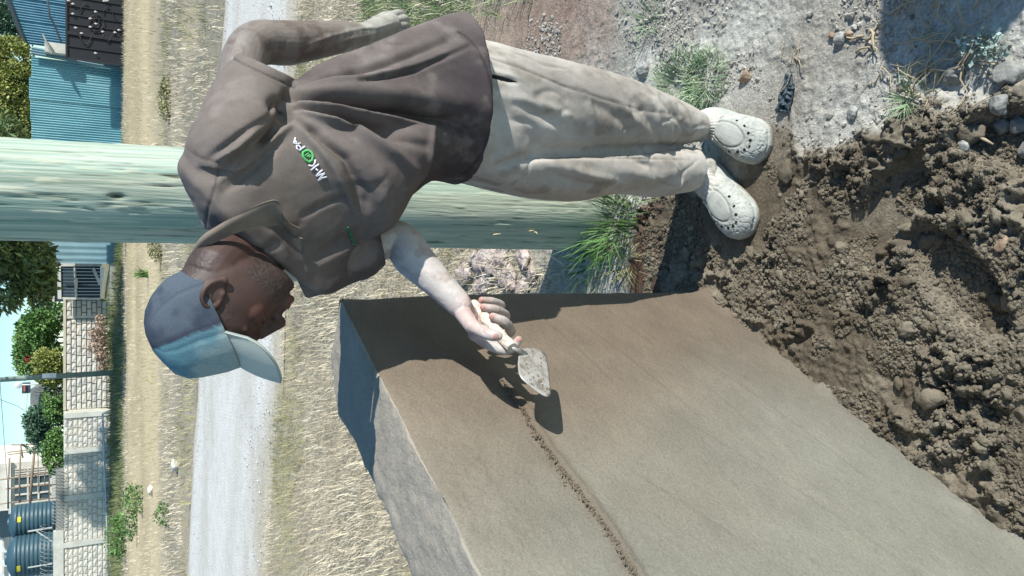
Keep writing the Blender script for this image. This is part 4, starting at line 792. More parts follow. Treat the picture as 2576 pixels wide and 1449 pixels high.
# ---------- socks and clogs
SOCK = mat('sock_knit', [(.3, srgb(170, 166, 156)), (.6, srgb(196, 192, 182)), (.8, srgb(214, 210, 202))], 40, 5, .95, (400, .5, .002), spec=.1)
CLOG = mat('clog_foam', [(.3, srgb(158, 160, 152)), (.55, srgb(178, 180, 172)), (.8, srgb(190, 191, 182))], 22, 7, .8, (200, .3, .002), spec=.25, fine=(120, .05), attr='soil')
HOLE_SHADE = plain('clog_hole_shade', (.012, .012, .012), .9)  # near-black colour stands for the shade inside the holes
def clog_line(toe, heel, L=.288):
    a, c = G(*toe)[:2], G(*heel, .02)[:2]; return a, a+(c-a)/np.linalg.norm(c-a)*L
def make_clog(toe, heel, ank, seed, parent):
    toe, heel = np.array([*toe, 0.]), np.array([*heel, 0.]); ax = heel-toe; L = np.linalg.norm(ax); ax = -ax/L; sd_ = np.array([-ax[1], ax[0], 0]); upv = np.array([0, 0, 1.])
    def q(t, s, z): return heel+ax*(t*L)+sd_*s+upv*z
    T = np.array([0, .02, .06, .15, .3, .45, .6, .75, .86, .93, .975, 1.]); Wd = np.array([.004, .020, .031, .039, .042, .046, .053, .058, .054, .044, .028, .006])*1.13
    Hh = np.array([.030, .055, .062, .064, .068, .088, .090, .080, .068, .056, .044, .030])
    b = Blob(); tt = np.linspace(0, 1, 60); ww = np.interp(tt, T, Wd); hh_ = np.interp(tt, T, Hh)
    ww = np.convolve(np.pad(ww, 2, mode='edge'), [.1, .2, .4, .2, .1], 'valid'); 
    v_ = []; na = 32
    for t, w_, h_ in zip(tt, ww, hh_):
        for k in range(na):
            a = 2*math.pi*k/na; c_, s_ = math.cos(a), math.sin(a)
            lo = s_ < 0; z = (.022+(h_-.022)*abs(s_)**.75) if not lo else .022-.022*min(1, abs(s_)*3); wf_ = (1.0 if not lo else 1.06)
            v_.append(q(t, np.sign(c_)*abs(c_)**.8*w_*wf_, z))
    f_ = [list(z) for z in grid_faces(60, na, True)]+[list(range(na-1, -1, -1)), [59*na+k for k in range(na)]]
    b.add(v_, f_); me = b.fuse(.0024, 3); v = coords(me); nm_ = normals(me)
    d = v-heel; t_ = d@ax/L; s_ = d@sd_; z_ = v[:, 2]
    rim = np.hypot((t_-.62)/.20, s_/.034); grv_ = -.0032*np.exp(-((rim-1)/.07)**2)*(z_ > .04)
    wig = fbm(v[:, 0]*70, v[:, 1]*70, v[:, 2]*70, oct=2, seed=seed); cr_ = -.0024*np.exp(-(wig/.07)**2)*(rim > 1.1)*(z_ > .02)*(t_ > .4)
    side = -.0030*np.exp(-((z_-.024)/.0028)**2)
    open_ = -.020*np.exp(-(np.maximum(np.hypot((t_-.20)/.20, s_/.030)-.6, 0)/.18)**2)*(nm_[:, 2] > .2)
    strp = .003*(np.exp(-((t_-.46)/.035)**4)*(z_ > .03))
    v = v+nm_*(grv_+cr_+side+strp)[:, None]+upv*open_[:, None]; setco(me, v); dn = fbm(v[:, 0]*60, v[:, 1]*60, v[:, 2]*60, oct=3, seed=seed+5); cattr(me, 'soil', mixc(np.ones((len(v), 3)), np.array([.55, .48, .40]), np.clip(sstep(.022, .004, v[:, 2]+.010*dn)+.35*sstep(.25, .6, dn)*(v[:, 2] < .05)+np.clip(-(cr_+grv_)/.0032, 0, 1)*.45, 0, 1))); me.materials.append(CLOG)
    o = obj('clog', me, parent); bv_ = BVHTree.FromPolygons([Vector(z) for z in v], [tuple(p.vertices) for p in me.polygons])
    for a in [-1.3, -.85, -.45, -.1, .25, .65, 1.05, 1.5]:
        t1 = .62+.27*math.cos(a); s1 = .046*math.sin(a); p0 = q(t1, s1, .2); hit = bv_.ray_cast(Vector(p0), Vector((0, 0, -1)))
        if hit[0] is None: continue
        c_ = np.array(hit[0]); nn = np.array(hit[1]); bb = MB(); bb.tube([c_-nn*.004, c_+nn*.0006], [.0045, .0045], 10); bb.build('hole_shade_plug', HOLE_SHADE, o)  # dark plug set on the closed foam in place of a shaded opening
    for sgn in (-1, 1):
        hit = bv_.ray_cast(Vector(q(.43, sgn*.036, .2)), Vector((0, 0, -1)))
        if hit[0] is not None:
            c_ = np.array(hit[0]); nn = np.array(hit[1]); bb = MB(); bb.tube([c_-nn*.003, c_+nn*.0025], [.0075, .0068], 14); bb.build('strap_rivet', SOCK, o, True)
    # sock: ankle tube and the foot that fills the opening
    b = Blob(); an = np.array(ank); b.cap([an+[0, 0, .05], an, q(.24, 0, .075), q(.45, 0, .055)], [.043, .041, .041, .036], 28)
    sm = b.fuse(.003, 2); sv = coords(sm); sn_ = normals(sm); ang_ = np.arctan2(sv[:, 1]-an[1], sv[:, 0]-an[0])
    sv = sv+sn_*(.0016*np.sin(ang_*46)*sstep(.055, .075, sv[:, 2])+.0030*np.exp(-((sv[:, 2]-.112)/.006)**2)-.0035*np.exp(-((sv[:, 2]-.092)/.006)**2))[:, None]; setco(sm, sv); sm.materials.append(SOCK); obj('sock', sm, parent)
    return o
make_clog(*clog_line((1943, 378), (1762, 285)), P(1764, 322, 1.775), 191, man)
make_clog(*clog_line((1898, 588), (1766, 402)), P(1772, 425, 1.785), 192, man)

# ---------- the trowel he holds
tro = empty('trowel', W(1285, 872, .155), 'small pointing trowel with cement-caked handle held in the dusty hand', 'trowel')
HND = mat('caked_handle', [(.3, srgb(150, 128, 108)), (.5, srgb(204, 192, 176)), (.75, srgb(222, 214, 202))], 60, 6, .9, (150, .8, .004), spec=.2)
STEEL = mat('worn_steel', [(.3, srgb(140, 132, 120)), (.5, srgb(180, 174, 165)), (.75, srgb(208, 206, 203))], 45, 6, .34, (90, .3, .002), metal=.3, spec=.5)
b = Blob(); b.cap([W(1192, 767, .158), W(1215, 795, .161), W(1245, 828, .159), W(1266, 851, .156), W(1279, 865, .155)], [.0125, .0135, .0120, .0120, .0122], 18); hm = b.fuse(.0018, 2); hv_ = coords(hm); hv_ = hv_+normals(hm)*(.0012*fbm(hv_[:, 0]*120, hv_[:, 1]*120, hv_[:, 2]*120, oct=3, seed=201))[:, None]; setco(hm, hv_); hm.materials.append(HND); obj('handle', hm, tro)
bb = MB(); bb.tube([W(1279, 865, .1555), W(1288, 875, .155)], [.0122, .0112], 16); bb.build('ferrule', HND, tro, False)
bb = MB(); bb.tube([W(1284, 871, .155), W(1296, 879, .153), W(1304, 882, .146), W(1312, 888, .138)], [.0045, .0042, .0045, .0050], 10); bb.build('tang', STEEL, tro, True)
tip = W(1380, 996, .112); nk = W(1308, 884, .137); rt = W(1374, 900, .116)
eA = tip-nk; LB = np.linalg.norm(eA); eA /= LB; eB = rt-nk; eB = eB-eA*(eB@eA); eB /= np.linalg.norm(eB); eN = np.cross(eA, eB)
if eN[1] > 0: eN = -eN
outline = [(1304, 900), (1303, 922), (1308, 946), (1330, 969), (1360, 991), (1372, 997), (1380, 997), (1385, 988), (1383, 960), (1376, 908), (1366, 886), (1342, 877), (1316, 878), (1308, 884)]
def on_blade(dx, dy): r = ray(dx, dy); return EYE+r*(((nk-EYE)@eN)/(r@eN))
ol = crom(np.array([on_blade(*q) for q in outline+outline[:2]]), np.linspace(0, len(outline), 90)[:-1]); cen = ol.mean(0)
rings = []
for k in np.linspace(0, 1, 10): rings.append(cen+(ol-cen)*k)
g = np.array(rings); bow = .0; f = grid_faces(10, len(ol), True); k0 = 10*len(ol)
vv = np.concatenate([(g+eN*.0009).reshape(-1, 3), (g-eN*.0009).reshape(-1, 3)]); fs = [list(q) for q in f]+[list(q[::-1]) for q in f+k0]+[[9*len(ol)+i, 9*len(ol)+(i+1) % len(ol), 9*len(ol)+(i+1) % len(ol)+k0, 9*len(ol)+i+k0] for i in range(len(ol))]
me = mesh_np('blade', vv, fs, STEEL); obj('blade', me, tro)
N = 90; r_ = np.random.default_rng(5); a_ = r_.uniform(0, 1, N); b_ = r_.uniform(0, 1, N); pts = np.array([cen+(ol[int(i*len(ol)) % len(ol)]-cen)*(j**.5)*.9+eN*.001 for i, j in zip(a_, b_)])
obj('mortar_specks', lumps('mortar_specks', pts, np.clip(.0016*np.exp(r_.normal(0, .4, N)), .0008, .004), WETM, 6, .6), tro)['kind'] = 'stuff'
# dark sheet laid on the trousers for the shade in the pocket slit
tb_ = BVHTree.FromPolygons([root_matrix(man) @ Vector(q) for q in coords(trou_o.data)], [tuple(p.vertices) for p in trou_o.data.polygons])
def on_tr(dx, dy, lift): hit = tb_.ray_cast(Vector(EYE), Vector(ray(dx, dy)).normalized()); return np.array(hit[0])+np.array(hit[1])*lift
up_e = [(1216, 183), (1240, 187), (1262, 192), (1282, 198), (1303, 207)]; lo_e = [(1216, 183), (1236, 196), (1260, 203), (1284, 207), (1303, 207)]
vs = [on_tr(*q, .0012) for q in up_e]+[on_tr(*q, .0012) for q in lo_e]; obj('pocket_shade_sheet', mesh_np('pocket_shade_sheet', vs, [[k, k+1, k+6, k+5] for k in range(4)], plain('pocket_shade', srgb(40, 38, 36), .95)), trou_o)
# ================================================================== the far side of the road
def xat(dx, dy, Y): return P(dx, dy, Y)[0]
def leaves(name, blobs, n, size, m, seed, parent=None, droop=0., asp=1.6, gap=.0):
    """many small leaf faces spread through overlapping ellipsoids [(centre, radii, weight)]"""
    r = np.random.default_rng(seed); w = np.array([q[2] for q in blobs], float); w /= w.sum(); pick = r.choice(len(blobs), n, p=w)
    c = np.array([q[0] for q in blobs])[pick]; ax = np.array([q[1] for q in blobs])[pick]
    d = r.normal(size=(n, 3)); d /= np.linalg.norm(d, axis=1, keepdims=True); rad = r.uniform(.25, 1, n)**.45
    p = c+d*ax*rad[:, None]
    keep = fbm(p[:, 0]*1.4/gap_scale(ax), p[:, 1]*1.4/gap_scale(ax), p[:, 2]*1.4/gap_scale(ax), oct=2, seed=seed) > gap-1 if gap else np.ones(n, bool)
    p = p[keep]; d = d[keep]; n = len(p)
    a = r.normal(size=(n, 3))+d*.6; a[:, 2] = a[:, 2]*(1-droop)-droop*1.6; a /= np.linalg.norm(a, axis=1, keepdims=True)
    b_ = np.cross(a, r.normal(size=(n, 3))); b_ /= np.linalg.norm(b_, axis=1, keepdims=True)
    s = size*np.exp(r.normal(0, .3, n))[:, None]; L = a*s*asp; Wd = b_*s*.5
    v = np.stack([p, p+L*.5+Wd, p+L, p+L*.5-Wd], 1).reshape(-1, 3); f = np.arange(n*4).reshape(-1, 4)
    return obj(name, mesh_np(name, v, f, m, False), parent)
def gap_scale(ax): return ax.mean(axis=1)
def leafmat(name, dark, mid, light, scale=.8):
    m = mat(name, [(.3, dark), (.5, mid), (.72, light)], scale, 4, .6, island=.45, spec=.3)
    b_ = m.node_tree.nodes['Principled BSDF']; b_.inputs['Transmission Weight'].default_value = 0; return m
LEAFG = leafmat('leaf_green', srgb(58, 92, 50), srgb(92, 128, 66), srgb(134, 160, 92))
LEAFY = leafmat('leaf_yellow_green', srgb(104, 116, 58), srgb(134, 142, 74), srgb(164, 164, 96))
LEAFC = leafmat('casuarina_needle', srgb(72, 96, 66), srgb(98, 118, 74), srgb(134, 146, 92), .5)
LEAFB = leafmat('blue_green_leaf', srgb(62, 92, 76), srgb(88, 118, 94), srgb(128, 154, 128), .5)
BARK = plain('bark', srgb(104, 92, 78), .95, scale=6, bump=(20, .8, .03))
STONEW = [mat('wall_block_'+str(k), [(.3, c1), (.7, c2)], 3, 5, .95, (14, .7, .03), spec=.1) for k, (c1, c2) in enumerate([(srgb(216, 211, 199), srgb(228, 223, 210)), (srgb(222, 217, 203), srgb(234, 229, 215)), (srgb(208, 203, 193), srgb(220, 215, 203)), (srgb(218, 209, 194), srgb(230, 222, 206))])]
MORT = plain('block_mortar', srgb(204, 199, 187), .95, scale=8)
MORTD = plain('dark_joint', srgb(132, 130, 123), .95, scale=8)
CONC = plain('pale_concrete', srgb(206, 204, 192), .9, scale=2, bump=(8, .3, .02)); CONG = plain('grey_concrete', srgb(160, 158, 150), .92, scale=2, bump=(8, .4, .02))
YW = 44.; ZB = .30                                          # the block wall: depth, foot
def blocks_panel(parent, x0, x1, z0, z1, Y, ch, bl, seed, protrude=.05, joint=.03, slope=0.):
    """courses of rough blocks, each one a piece, in front of a mortar core"""
    r = random.Random(seed); z = z0; row = 0
    while z < z1-.05:
        h = min(ch, z1-z); x = x0-(r.random()*bl*.6 if row % 2 else 0)
        while x < x1-.03:
            L = bl*r.uniform(.75, 1.3); a, c = max(x, x0)+joint/2, min(x+L, x1)-joint/2; x += L
            if c-a < .06: continue
            o = bpy.data.objects.new('block', BLK[r.randrange(len(BLK))]); link(o, parent); pl = parent.location
            o.location = ((a+c)/2-pl.x, Y-r.uniform(.3, 1.)*protrude*.4-pl.y, z+h/2-pl.z); o.scale = ((c-a), 1, h-joint)
        z += h; row += 1
def make_block(seed, m):
    bm = bmesh.new(); bmesh.ops.create_cube(bm, size=1); bmesh.ops.subdivide_edges(bm, edges=[e for e in bm.edges if abs(e.verts[0].co.y+.5) < .01 and abs(e.verts[1].co.y+.5) < .01], cuts=1, use_grid_fill=True)
    r = random.Random(seed)
    for v in bm.verts:
        f_ = v.co.y < 0; v.co.y = -.05 if f_ else .10
        if f_:
            edge = max(abs(v.co.x), abs(v.co.z)) > .49; v.co.y += -r.uniform(.0, .022)*(0 if edge else 1)+(.02 if edge else 0)*r.random()
            v.co.x *= r.uniform(.93, 1.0); v.co.z *= r.uniform(.93, 1.0)
    me = bpy.data.meshes.new('block'); bm.to_mesh(me); bm.free(); me.materials.append(m); return me
BLK = [make_block(k, STONEW[k % 4]) for k in range(8)]
def wallx(dy): return xat(215, dy, YW)
# left run: pale blocks between concrete posts
xl0, xl1 = wallx(1560), wallx(1032); zc = zat(160, YW); zt_ = zat(134, YW)
bw1 = empty('block_wall', (wallx(1250), YW, ZB), 'pale stone-block boundary wall with concrete posts and broad plastered coping', 'wall'); bw1['kind'] = 'thing'
b = MB(); b.box((xl0, YW, ZB-.3), (xl1, YW+.22, zc)); b.build('core', MORT, bw1)
posts = [1042, 1132, 1248, 1364, 1482]; px_ = [wallx(q) for q in posts]
for q in px_: b = MB(); b.box((q-.13, YW-.10, ZB-.2), (q+.13, YW+.20, zc-.002)); b.build('post', CONC, bw1)
for i in range(len(px_)-1): blocks_panel(bw1, px_[i+1]+.13, px_[i]-.13, ZB, zc-.02, YW, .215, .36, 60+i)
xm = wallx(1326)
b = MB(); b.box((xm+.002, YW-.02, zc), (wallx(1172), YW+.25, zat(140, YW))); b.build('coping', CONG, bw1)
b = MB(); b.box((xl0, YW-.10, zc-.001), (xm, YW+.25, zt_)); b.build('coping', CONC, bw1)
# right run: older blocks, dark joints
xr0, xr1 = wallx(1030), wallx(752)
bw2 = empty('block_wall', (wallx(880), YW+.25, ZB), 'older stone-block boundary wall with dark joints beside the small gate', 'wall'); bw2['kind'] = 'thing'
b = MB(); b.box((xr0, YW+.25, ZB-.3), (xr1, YW+.47, zc)); b.build('core', MORTD, bw2)
for i, (a, c) in enumerate([(wallx(1030), wallx(803)), (wallx(798), wallx(755))]): blocks_panel(bw2, a, c, ZB, zc-.10, YW+.25, .225, .44, 80+i, joint=.04)
b = MB(); b.box((wallx(801), YW+.20, ZB), (wallx(797)+.05, YW+.4, zc-.10)); b.build('post', CONC, bw2)
b = MB(); b.box((xr0, YW+.16, zc-.098), (xr1, YW+.5, zc+.02)); b.build('coping', plain('cream_coping', srgb(206, 196, 172), .9), bw2)
# pipe rail in front of the left run
rail = empty('pipe_rail', (wallx(1250), YW-.9, ZB), 'low white pipe rail running along the pale block wall', 'rail')
PIPE = plain('white_pipe', srgb(196, 200, 196), .6)
zr = zat(264, YW-.9); a0 = P(258, 1040, YW-.9); a1 = P(276, 1500, YW-.9); b = MB(); b.tube([a0, (a0+a1)/2, a1], .045, 8); b.build('top_pipe', PIPE, rail, True)
for dy in (1040, 1080, 1122, 1160, 1203, 1300, 1415):
    q = a0+(a1-a0)*((dy-1040)/460.); b = MB(); b.tube([q, [q[0], q[1], .15]], .04, 8); b.build('post', PIPE, rail, True)
# razor wire on the wall
WIRE = plain('galvanised_wire', srgb(150, 156, 156), .5, metal=.5)
def coil(p0, p1, rad, turns, label, name='razor_wire'):
    t = np.linspace(0, 1, turns*14); p = p0+(p1-p0)*t[:, None]; a = t*turns*2*math.pi
    p = p+np.stack([.25*rad*np.sin(a*1), np.cos(a)*rad*.5, np.sin(a)*rad], -1); b = MB(); b.tube(p, .012, 5); o = b.build(name, WIRE, None, True); tag(o, label, 'razor wire', 'razor wire coils along the wall'); return o
coil(P(147, 1180, YW-.15), P(147, 1322, YW-.15), .28, 17, 'razor wire coil in front of the grey coping band')
coil(P(118, 1322, YW+.1), P(118, 1470, YW+.1), .28, 14, 'razor wire coil in front of the dark water tanks')
br = empty('angle_bracket', P(134, 1330, YW+.1), 'pale metal bracket with diagonal stay on top of the wall', 'bracket')
b = MB(); b.bar(P(70, 1337, YW+.1), P(131, 1327, YW+.1), .06); b.build('arm', PIPE, br); b = MB(); b.bar(P(91, 1335, YW+.1), P(131, 1362, YW+.1), .05); b.build('stay', PIPE, br)
b = MB(); b.bar(P(70, 1428, YW+.12), P(131, 1418, YW+.12), .05); tag(b.build('angle_post', PIPE), 'thin pale metal post holding the wire coil by the second tank', 'post')
# water tanks
def tank(dx0, dx1, dy0, dy1, Y, label):
    TK = plain('tank_plastic', srgb(58, 86, 96), .45, spec=.5, var=.1, scale=2); z0, z1 = zat(dx1, Y)-1.2, zat(dx0, Y); x1, x0 = xat(80, dy0, Y), xat(80, dy1, Y); c, rd = (x0+x1)/2, (x1-x0)/2
    o = empty('water_tank', (c, Y, z0), label, 'water tank', 'dark water tanks behind the wall'); zs = z1-.45*rd
    pr = [(0, z0), (rd, z0)]; nrib = 15
    for k in range(nrib): za = z0+(zs-z0)*k/nrib; dz = (zs-z0)/nrib; pr += [(rd, za+dz*.1), (rd, za+dz*.6), (rd-.035, za+dz*.72), (rd-.035, za+dz*.95)]
    pr += [(rd, zs), (rd*.97, zs+.12), (rd*.80, zs+.26*rd), (rd*.5, zs+.40*rd), (rd*.28, zs+.44*rd)]
    na = 56; v = [(c+r_*math.cos(t), Y+r_*math.sin(t), z) for r_, z in pr for t in np.arange(na)*2*math.pi/na]; f = [list(q) for q in grid_faces(len(pr), na, True)]+[[(len(pr)-1)*na+k for k in range(na)]]
    me = mesh_np('body', v, f, TK); obj('body', me, o)
    b = MB(); b.tube([(c, Y, zs+.42*rd), (c, Y, zs+.50*rd)], [rd*.30, rd*.27], 24); b.build('lid', TK, o)
    YEL = plain('yellow_label', srgb(214, 200, 60), .7); t0 = R(-68)if 'first' in label else R(-105)
    b = MB(); vs = []
    for k in range(7):
        t = t0+(k-3)*.05
        for z in (zs-.18, zs-.02): vs.append((c+(rd+.012)*math.cos(t), Y+(rd+.012)*math.sin(t), z))
    b.add(vs, [(2*k, 2*k+2, 2*k+3, 2*k+1) for k in range(6)]); b.build('label_plate', YEL, o)
    return o
tank(22, 138, 1266, 1352, 50., 'ribbed dark water tank beside the scaffolded house, first of two')
tank(16, 138, 1344, 1449, 49., 'ribbed dark water tank at the edge of the picture, second of two')
# house under scaffold
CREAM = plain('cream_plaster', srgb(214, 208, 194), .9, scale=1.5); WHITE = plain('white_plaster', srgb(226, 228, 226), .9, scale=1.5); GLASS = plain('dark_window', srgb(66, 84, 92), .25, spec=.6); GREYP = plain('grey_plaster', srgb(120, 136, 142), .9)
YH = 60.
hs_ = empty('unfinished_house', (xat(120, 1210, YH), YH, 0), 'cream unfinished house with grey window openings behind wooden scaffolding', 'house')
z0, zt2 = 0., 9.; hx0, hx1 = xat(100, 1274, YH), xat(100, 1158, YH)
b = MB(); b.box((hx0, YH, z0), (hx1, YH+7, zt2)); b.build('wall', CREAM, hs_)
for k, (a, c, d_, e_) in enumerate([(38, 122, 1176, 1194), (38, 122, 1196, 1262)]):
    b = MB(); b.box((xat(80, e_, YH), YH-.06, zat(c, YH)), (xat(80, d_, YH), YH+.1, zat(a, YH))); w_ = b.build('window', GLASS, hs_)
    for q in np.linspace(0, 1, 4): x_ = xat(80, e_, YH)*(1-q)+xat(80, d_, YH)*q; b = MB(); b.bar((x_, YH-.1, zat(c, YH)), (x_, YH-.1, zat(a, YH)), .09); b.build('frame', CREAM, w_)
    for q in (.3, .62): b = MB(); z_ = zat(c, YH)*(1-q)+zat(a, YH)*q; b.bar((xat(80, e_, YH), YH-.1, z_), (xat(80, d_, YH), YH-.1, z_), .10); b.build('frame', CREAM, w_)
b = MB(); b.box((hx0-.2, YH-.25, zat(28, YH)), (hx1+.2, YH, zat(22, YH))); b.build('ledge', WHITE, hs_)
h2 = empty('white_house', (xat(100, 1400, 66.), 66., 0), 'white and grey house rising behind the water tanks', 'house')
b = MB(); b.box((xat(60, 1600, 66.), 66., 0), (xat(60, 1276, 66.), 74., 9.)); b.build('wall', WHITE, h2); b = MB(); b.box((xat(20, 1350, 66.), 65.9, 4.), (xat(20, 1284, 66.), 66.05, 9.)); b.build('grey_panel', GREYP, h2)  # grey plaster panel on the white wall
for q in (1352, 1385, 1420): b = MB(); b.bar((xat(10, q, 66.), 65.85, 6.5), (xat(10, q+22, 66.), 65.85, 6.5), .12); b.build('ledge', CREAM, h2)
WOOD = plain('scaffold_wood', srgb(150, 132, 112), .9, scale=4); YS = 57.
sc_o = empty('scaffolding', (xat(130, 1210, YS), YS, 0), 'rough wooden pole scaffolding in front of the cream house', 'scaffolding')
for (q0, q1, r_) in [((28, 1119), (150, 1121), .06), ((20, 1144), (150, 1130), .05), ((18, 1138), (150, 1126), .05), ((0, 1207), (150, 1188), .07), ((15, 1230), (150, 1218), .07), ((0, 1268), (150, 1252), .06), ((52, 1118), (58, 1152), .07), ((52, 1136), (49, 1265), .08), ((89, 1112), (76, 1270), .12), ((84, 1150), (74, 1272), .07), ((96, 1120), (98, 1240), .05), ((24, 1152), (20, 1280), .08), ((115, 1166), (113, 1230), .05), ((60, 1180), (95, 1200), .05)]:
    b = MB(); a, c = P(*q0, YS), P(*q1, YS-.1); b.tube([a, (a+c)/2+[.05, 0, .03], c], [r_*.6, r_*.65, r_*.55], 7); b.build('scaffold_pole', WOOD, sc_o, True)
# houses behind the bushes
def house(name, dxr, dxe, dy0, dy1, Y, roofc, wallc, label, ridge, depth=6., tilt=0.):
    """gabled roof seen from the side: eave line at dxe, ridge at dxr"""
    o = empty(name, (xat(dxe, (dy0+dy1)/2, Y), Y, 0), label, 'house'); x1, x0 = xat(dxe, dy0, Y), xat(dxe, dy1, Y); ze, zr_ = zat(dxe, Y), zat(dxr, Y)
    b = MB(); b.box((x0+.3, Y+.3, 0), (x1-.3, Y+depth, ze)); b.build('wall', wallc, o)
    b = MB(); q0, q1 = ridge; xa, xb = x0+(x1-x0)*q0, x0+(x1-x0)*q1
    vs = [(x0, Y, ze), (x1, Y, ze), (xb, Y+depth/2, zr_), (xa, Y+depth/2, zr_), (x0, Y+depth, ze), (x1, Y+depth, ze)]; vs += [(a, c, d_-.12) for a, c, d_ in vs]
    b.add(vs, [(0, 1, 2, 3), (3, 2, 5, 4), (0, 3, 4), (1, 5, 2), (6, 9, 8, 7), (9, 10, 11, 8), (0, 6, 7, 1), (4, 5, 11, 10)]); rf = b.build('roof', roofc, o)
    n_ = 16
    for k in range(1, n_): 
        t = k/n_; b = MB(); b.bar((x0+(x1-x0)*t, Y-.02, ze+.03), (xa+(xb-xa)*t, Y+depth/2, zr_+.03), .06); b.build('roof_rib', roofc, rf)
    b = MB(); b.bar((x0, Y-.05, ze-.06), (x1, Y-.05, ze-.06), .12); b.build('gutter', CREAM, o); return o
ROOFR = plain('red_brown_roof', srgb(128, 92, 84), .8, scale=3); ROOFG = plain('grey_roof', srgb(120, 124, 120), .8, scale=3); WALLG = plain('blue_grey_wall', srgb(112, 128, 138), .9)
hr = house('red_roof_house', 62, 132, 660, 770, 62., ROOFR, WALLG, 'house with red-brown roof behind the small gate and tree', (.35, .65))
b = MB(); b.tube([P(86, 742, 63.), P(86, 760, 63.)], .22, 14); o_ = b.build('solar_tank', WHITE, hr, True)
hg = house('grey_roof_house', 72, 130, 958, 1052, 64., ROOFG, CREAM, 'house with grey ribbed roof behind the far pole', (.25, .7))
bx_ = empty('roof_tank_stand', P(74, 975, 64.5), 'small dark and red tank stand on the grey roof', 'tank stand')
b = MB(); b.box(tuple(P(76, 987, 64.5)-[0, .5, 0]), tuple(P(56, 964, 64.5)+[0, .5, 0])); b.build('tank', plain('tank_dark', srgb(62, 76, 92), .6), bx_)
b = MB(); b.box(tuple(P(64, 984, 63.9)-[0, .03, 0]), tuple(P(59, 967, 63.9)+[0, .03, 0])); b.build('band', plain('red_band', srgb(176, 96, 82), .7), bx_)
b = MB(); q = P(46, 968, 62.); v = [(q[0]+r_*math.cos(t), q[1]-.25+.9*r_*r_, q[2]+r_*math.sin(t)) for r_ in (.02, .13, .25) for t in np.arange(16)*math.pi/8]; b.add(v, grid_faces(3, 16, True).tolist()); b.tube([q, q-[.1, -.3, 1.3]], .04, 6); tag(b.build('satellite_dish', WHITE, None, True), 'small white satellite dish beside the far pole', 'satellite dish')
# bushes behind the wall
def bush(name, blobs, n, size, m, seed, label, cat='bush', gap=.85, trunk=True):
    c0 = np.array(blobs[0][0]); base = (c0[0], c0[1], 0.3); o = empty(name, base, label, cat); leaves('crown', blobs, n, size, m, seed, o, gap=gap)
    if trunk:
        b = MB()
        for k, q in enumerate(blobs[:4]): b.tube([(base[0]+.1*k, base[1], 0), ((base[0]+q[0][0])/2, q[0][1], q[0][2]*.55), q[0]], [.09, .06, .02], 7)
        b.build('trunk', BARK, o, True)
    return o
def bb_(dx, dy, Y, rx, ry, rz, w=1): return (P(dx, dy, Y), (rx, ry, rz), w)
bush('tree', [bb_(95, 850, 49, 1.7, 1.2, 1.1, 3), bb_(110, 810, 49, 1.1, 1., 1.0, 1.5), bb_(75, 875, 49, 1.0, 1., .7, 1.2), bb_(65, 900, 49, 1.1, 1., .6, 1), bb_(115, 900, 49, 1.3, 1., .9, 1.5), bb_(130, 790, 49, .7, .8, .7, .6)], 20000, .085, LEAFG, 201, 'leafy green tree with a red bloom behind the older wall', 'tree')
b = MB(); r_ = random.Random(4)
for k in range(16): q = P(72+r_.uniform(-5, 5), 908+r_.uniform(-9, 9), 48.0); b.add([q, q+[.12, 0, .06], q+[.06, 0, .14]], [(0, 1, 2)])
tag(b.build('red_blossom', plain('red_petal', srgb(170, 50, 60), .6)), 'cluster of red blossom on the green tree behind the wall', 'blossom', kind='stuff')
bush('bush', [bb_(120, 920, 47, 1.0, .8, .8, 2), bb_(135, 938, 47, .8, .7, .7, 1)], 7000, .075, LEAFY, 202, 'yellow-green bush just behind the wall right of the far pole')
bush('bush', [bb_(120, 1070, 48, 1.2, .9, 1.1, 2), bb_(95, 1055, 48, .8, .8, .7, 1), bb_(105, 1100, 48, .9, .8, .9, 1.2), bb_(88, 1085, 48, .6, .7, .5, .6)], 12000, .08, LEAFB, 203, 'dark green bush behind the wall before the scaffolding')
bush('creeper', [bb_(140, 1115, 45.2, .8, .5, .7, 1), bb_(140, 1150, 44.9, .7, .4, .6, 1), bb_(146, 1172, 44.6, .45, .3, .4, .6)], 7000, .07, LEAFG, 204, 'green creeper spilling over the pale block wall')
bush('bush', [bb_(138, 1000, 47, .9, .7, .6, 1), bb_(142, 1035, 47, .7, .6, .6, 1)], 4000, .07, LEAFG, 205, 'low bush under the grey roof left of the far pole')
bush('dry_creeper', [bb_(250, 840, 43.6, 1.0, .35, .35, 1), bb_(262, 890, 43.5, 1.0, .35, .4, 1.2), bb_(270, 920, 43.4, .6, .3, .4, .6), bb_(235, 860, 43.7, .7, .2, .3, .5)], 4500, .06, leafmat('dry_brown_leaf', srgb(152, 130, 112), srgb(176, 154, 134), srgb(198, 180, 160)), 206, 'reddish brown dry creeper at the foot of the older wall', 'creeper', trunk=False)
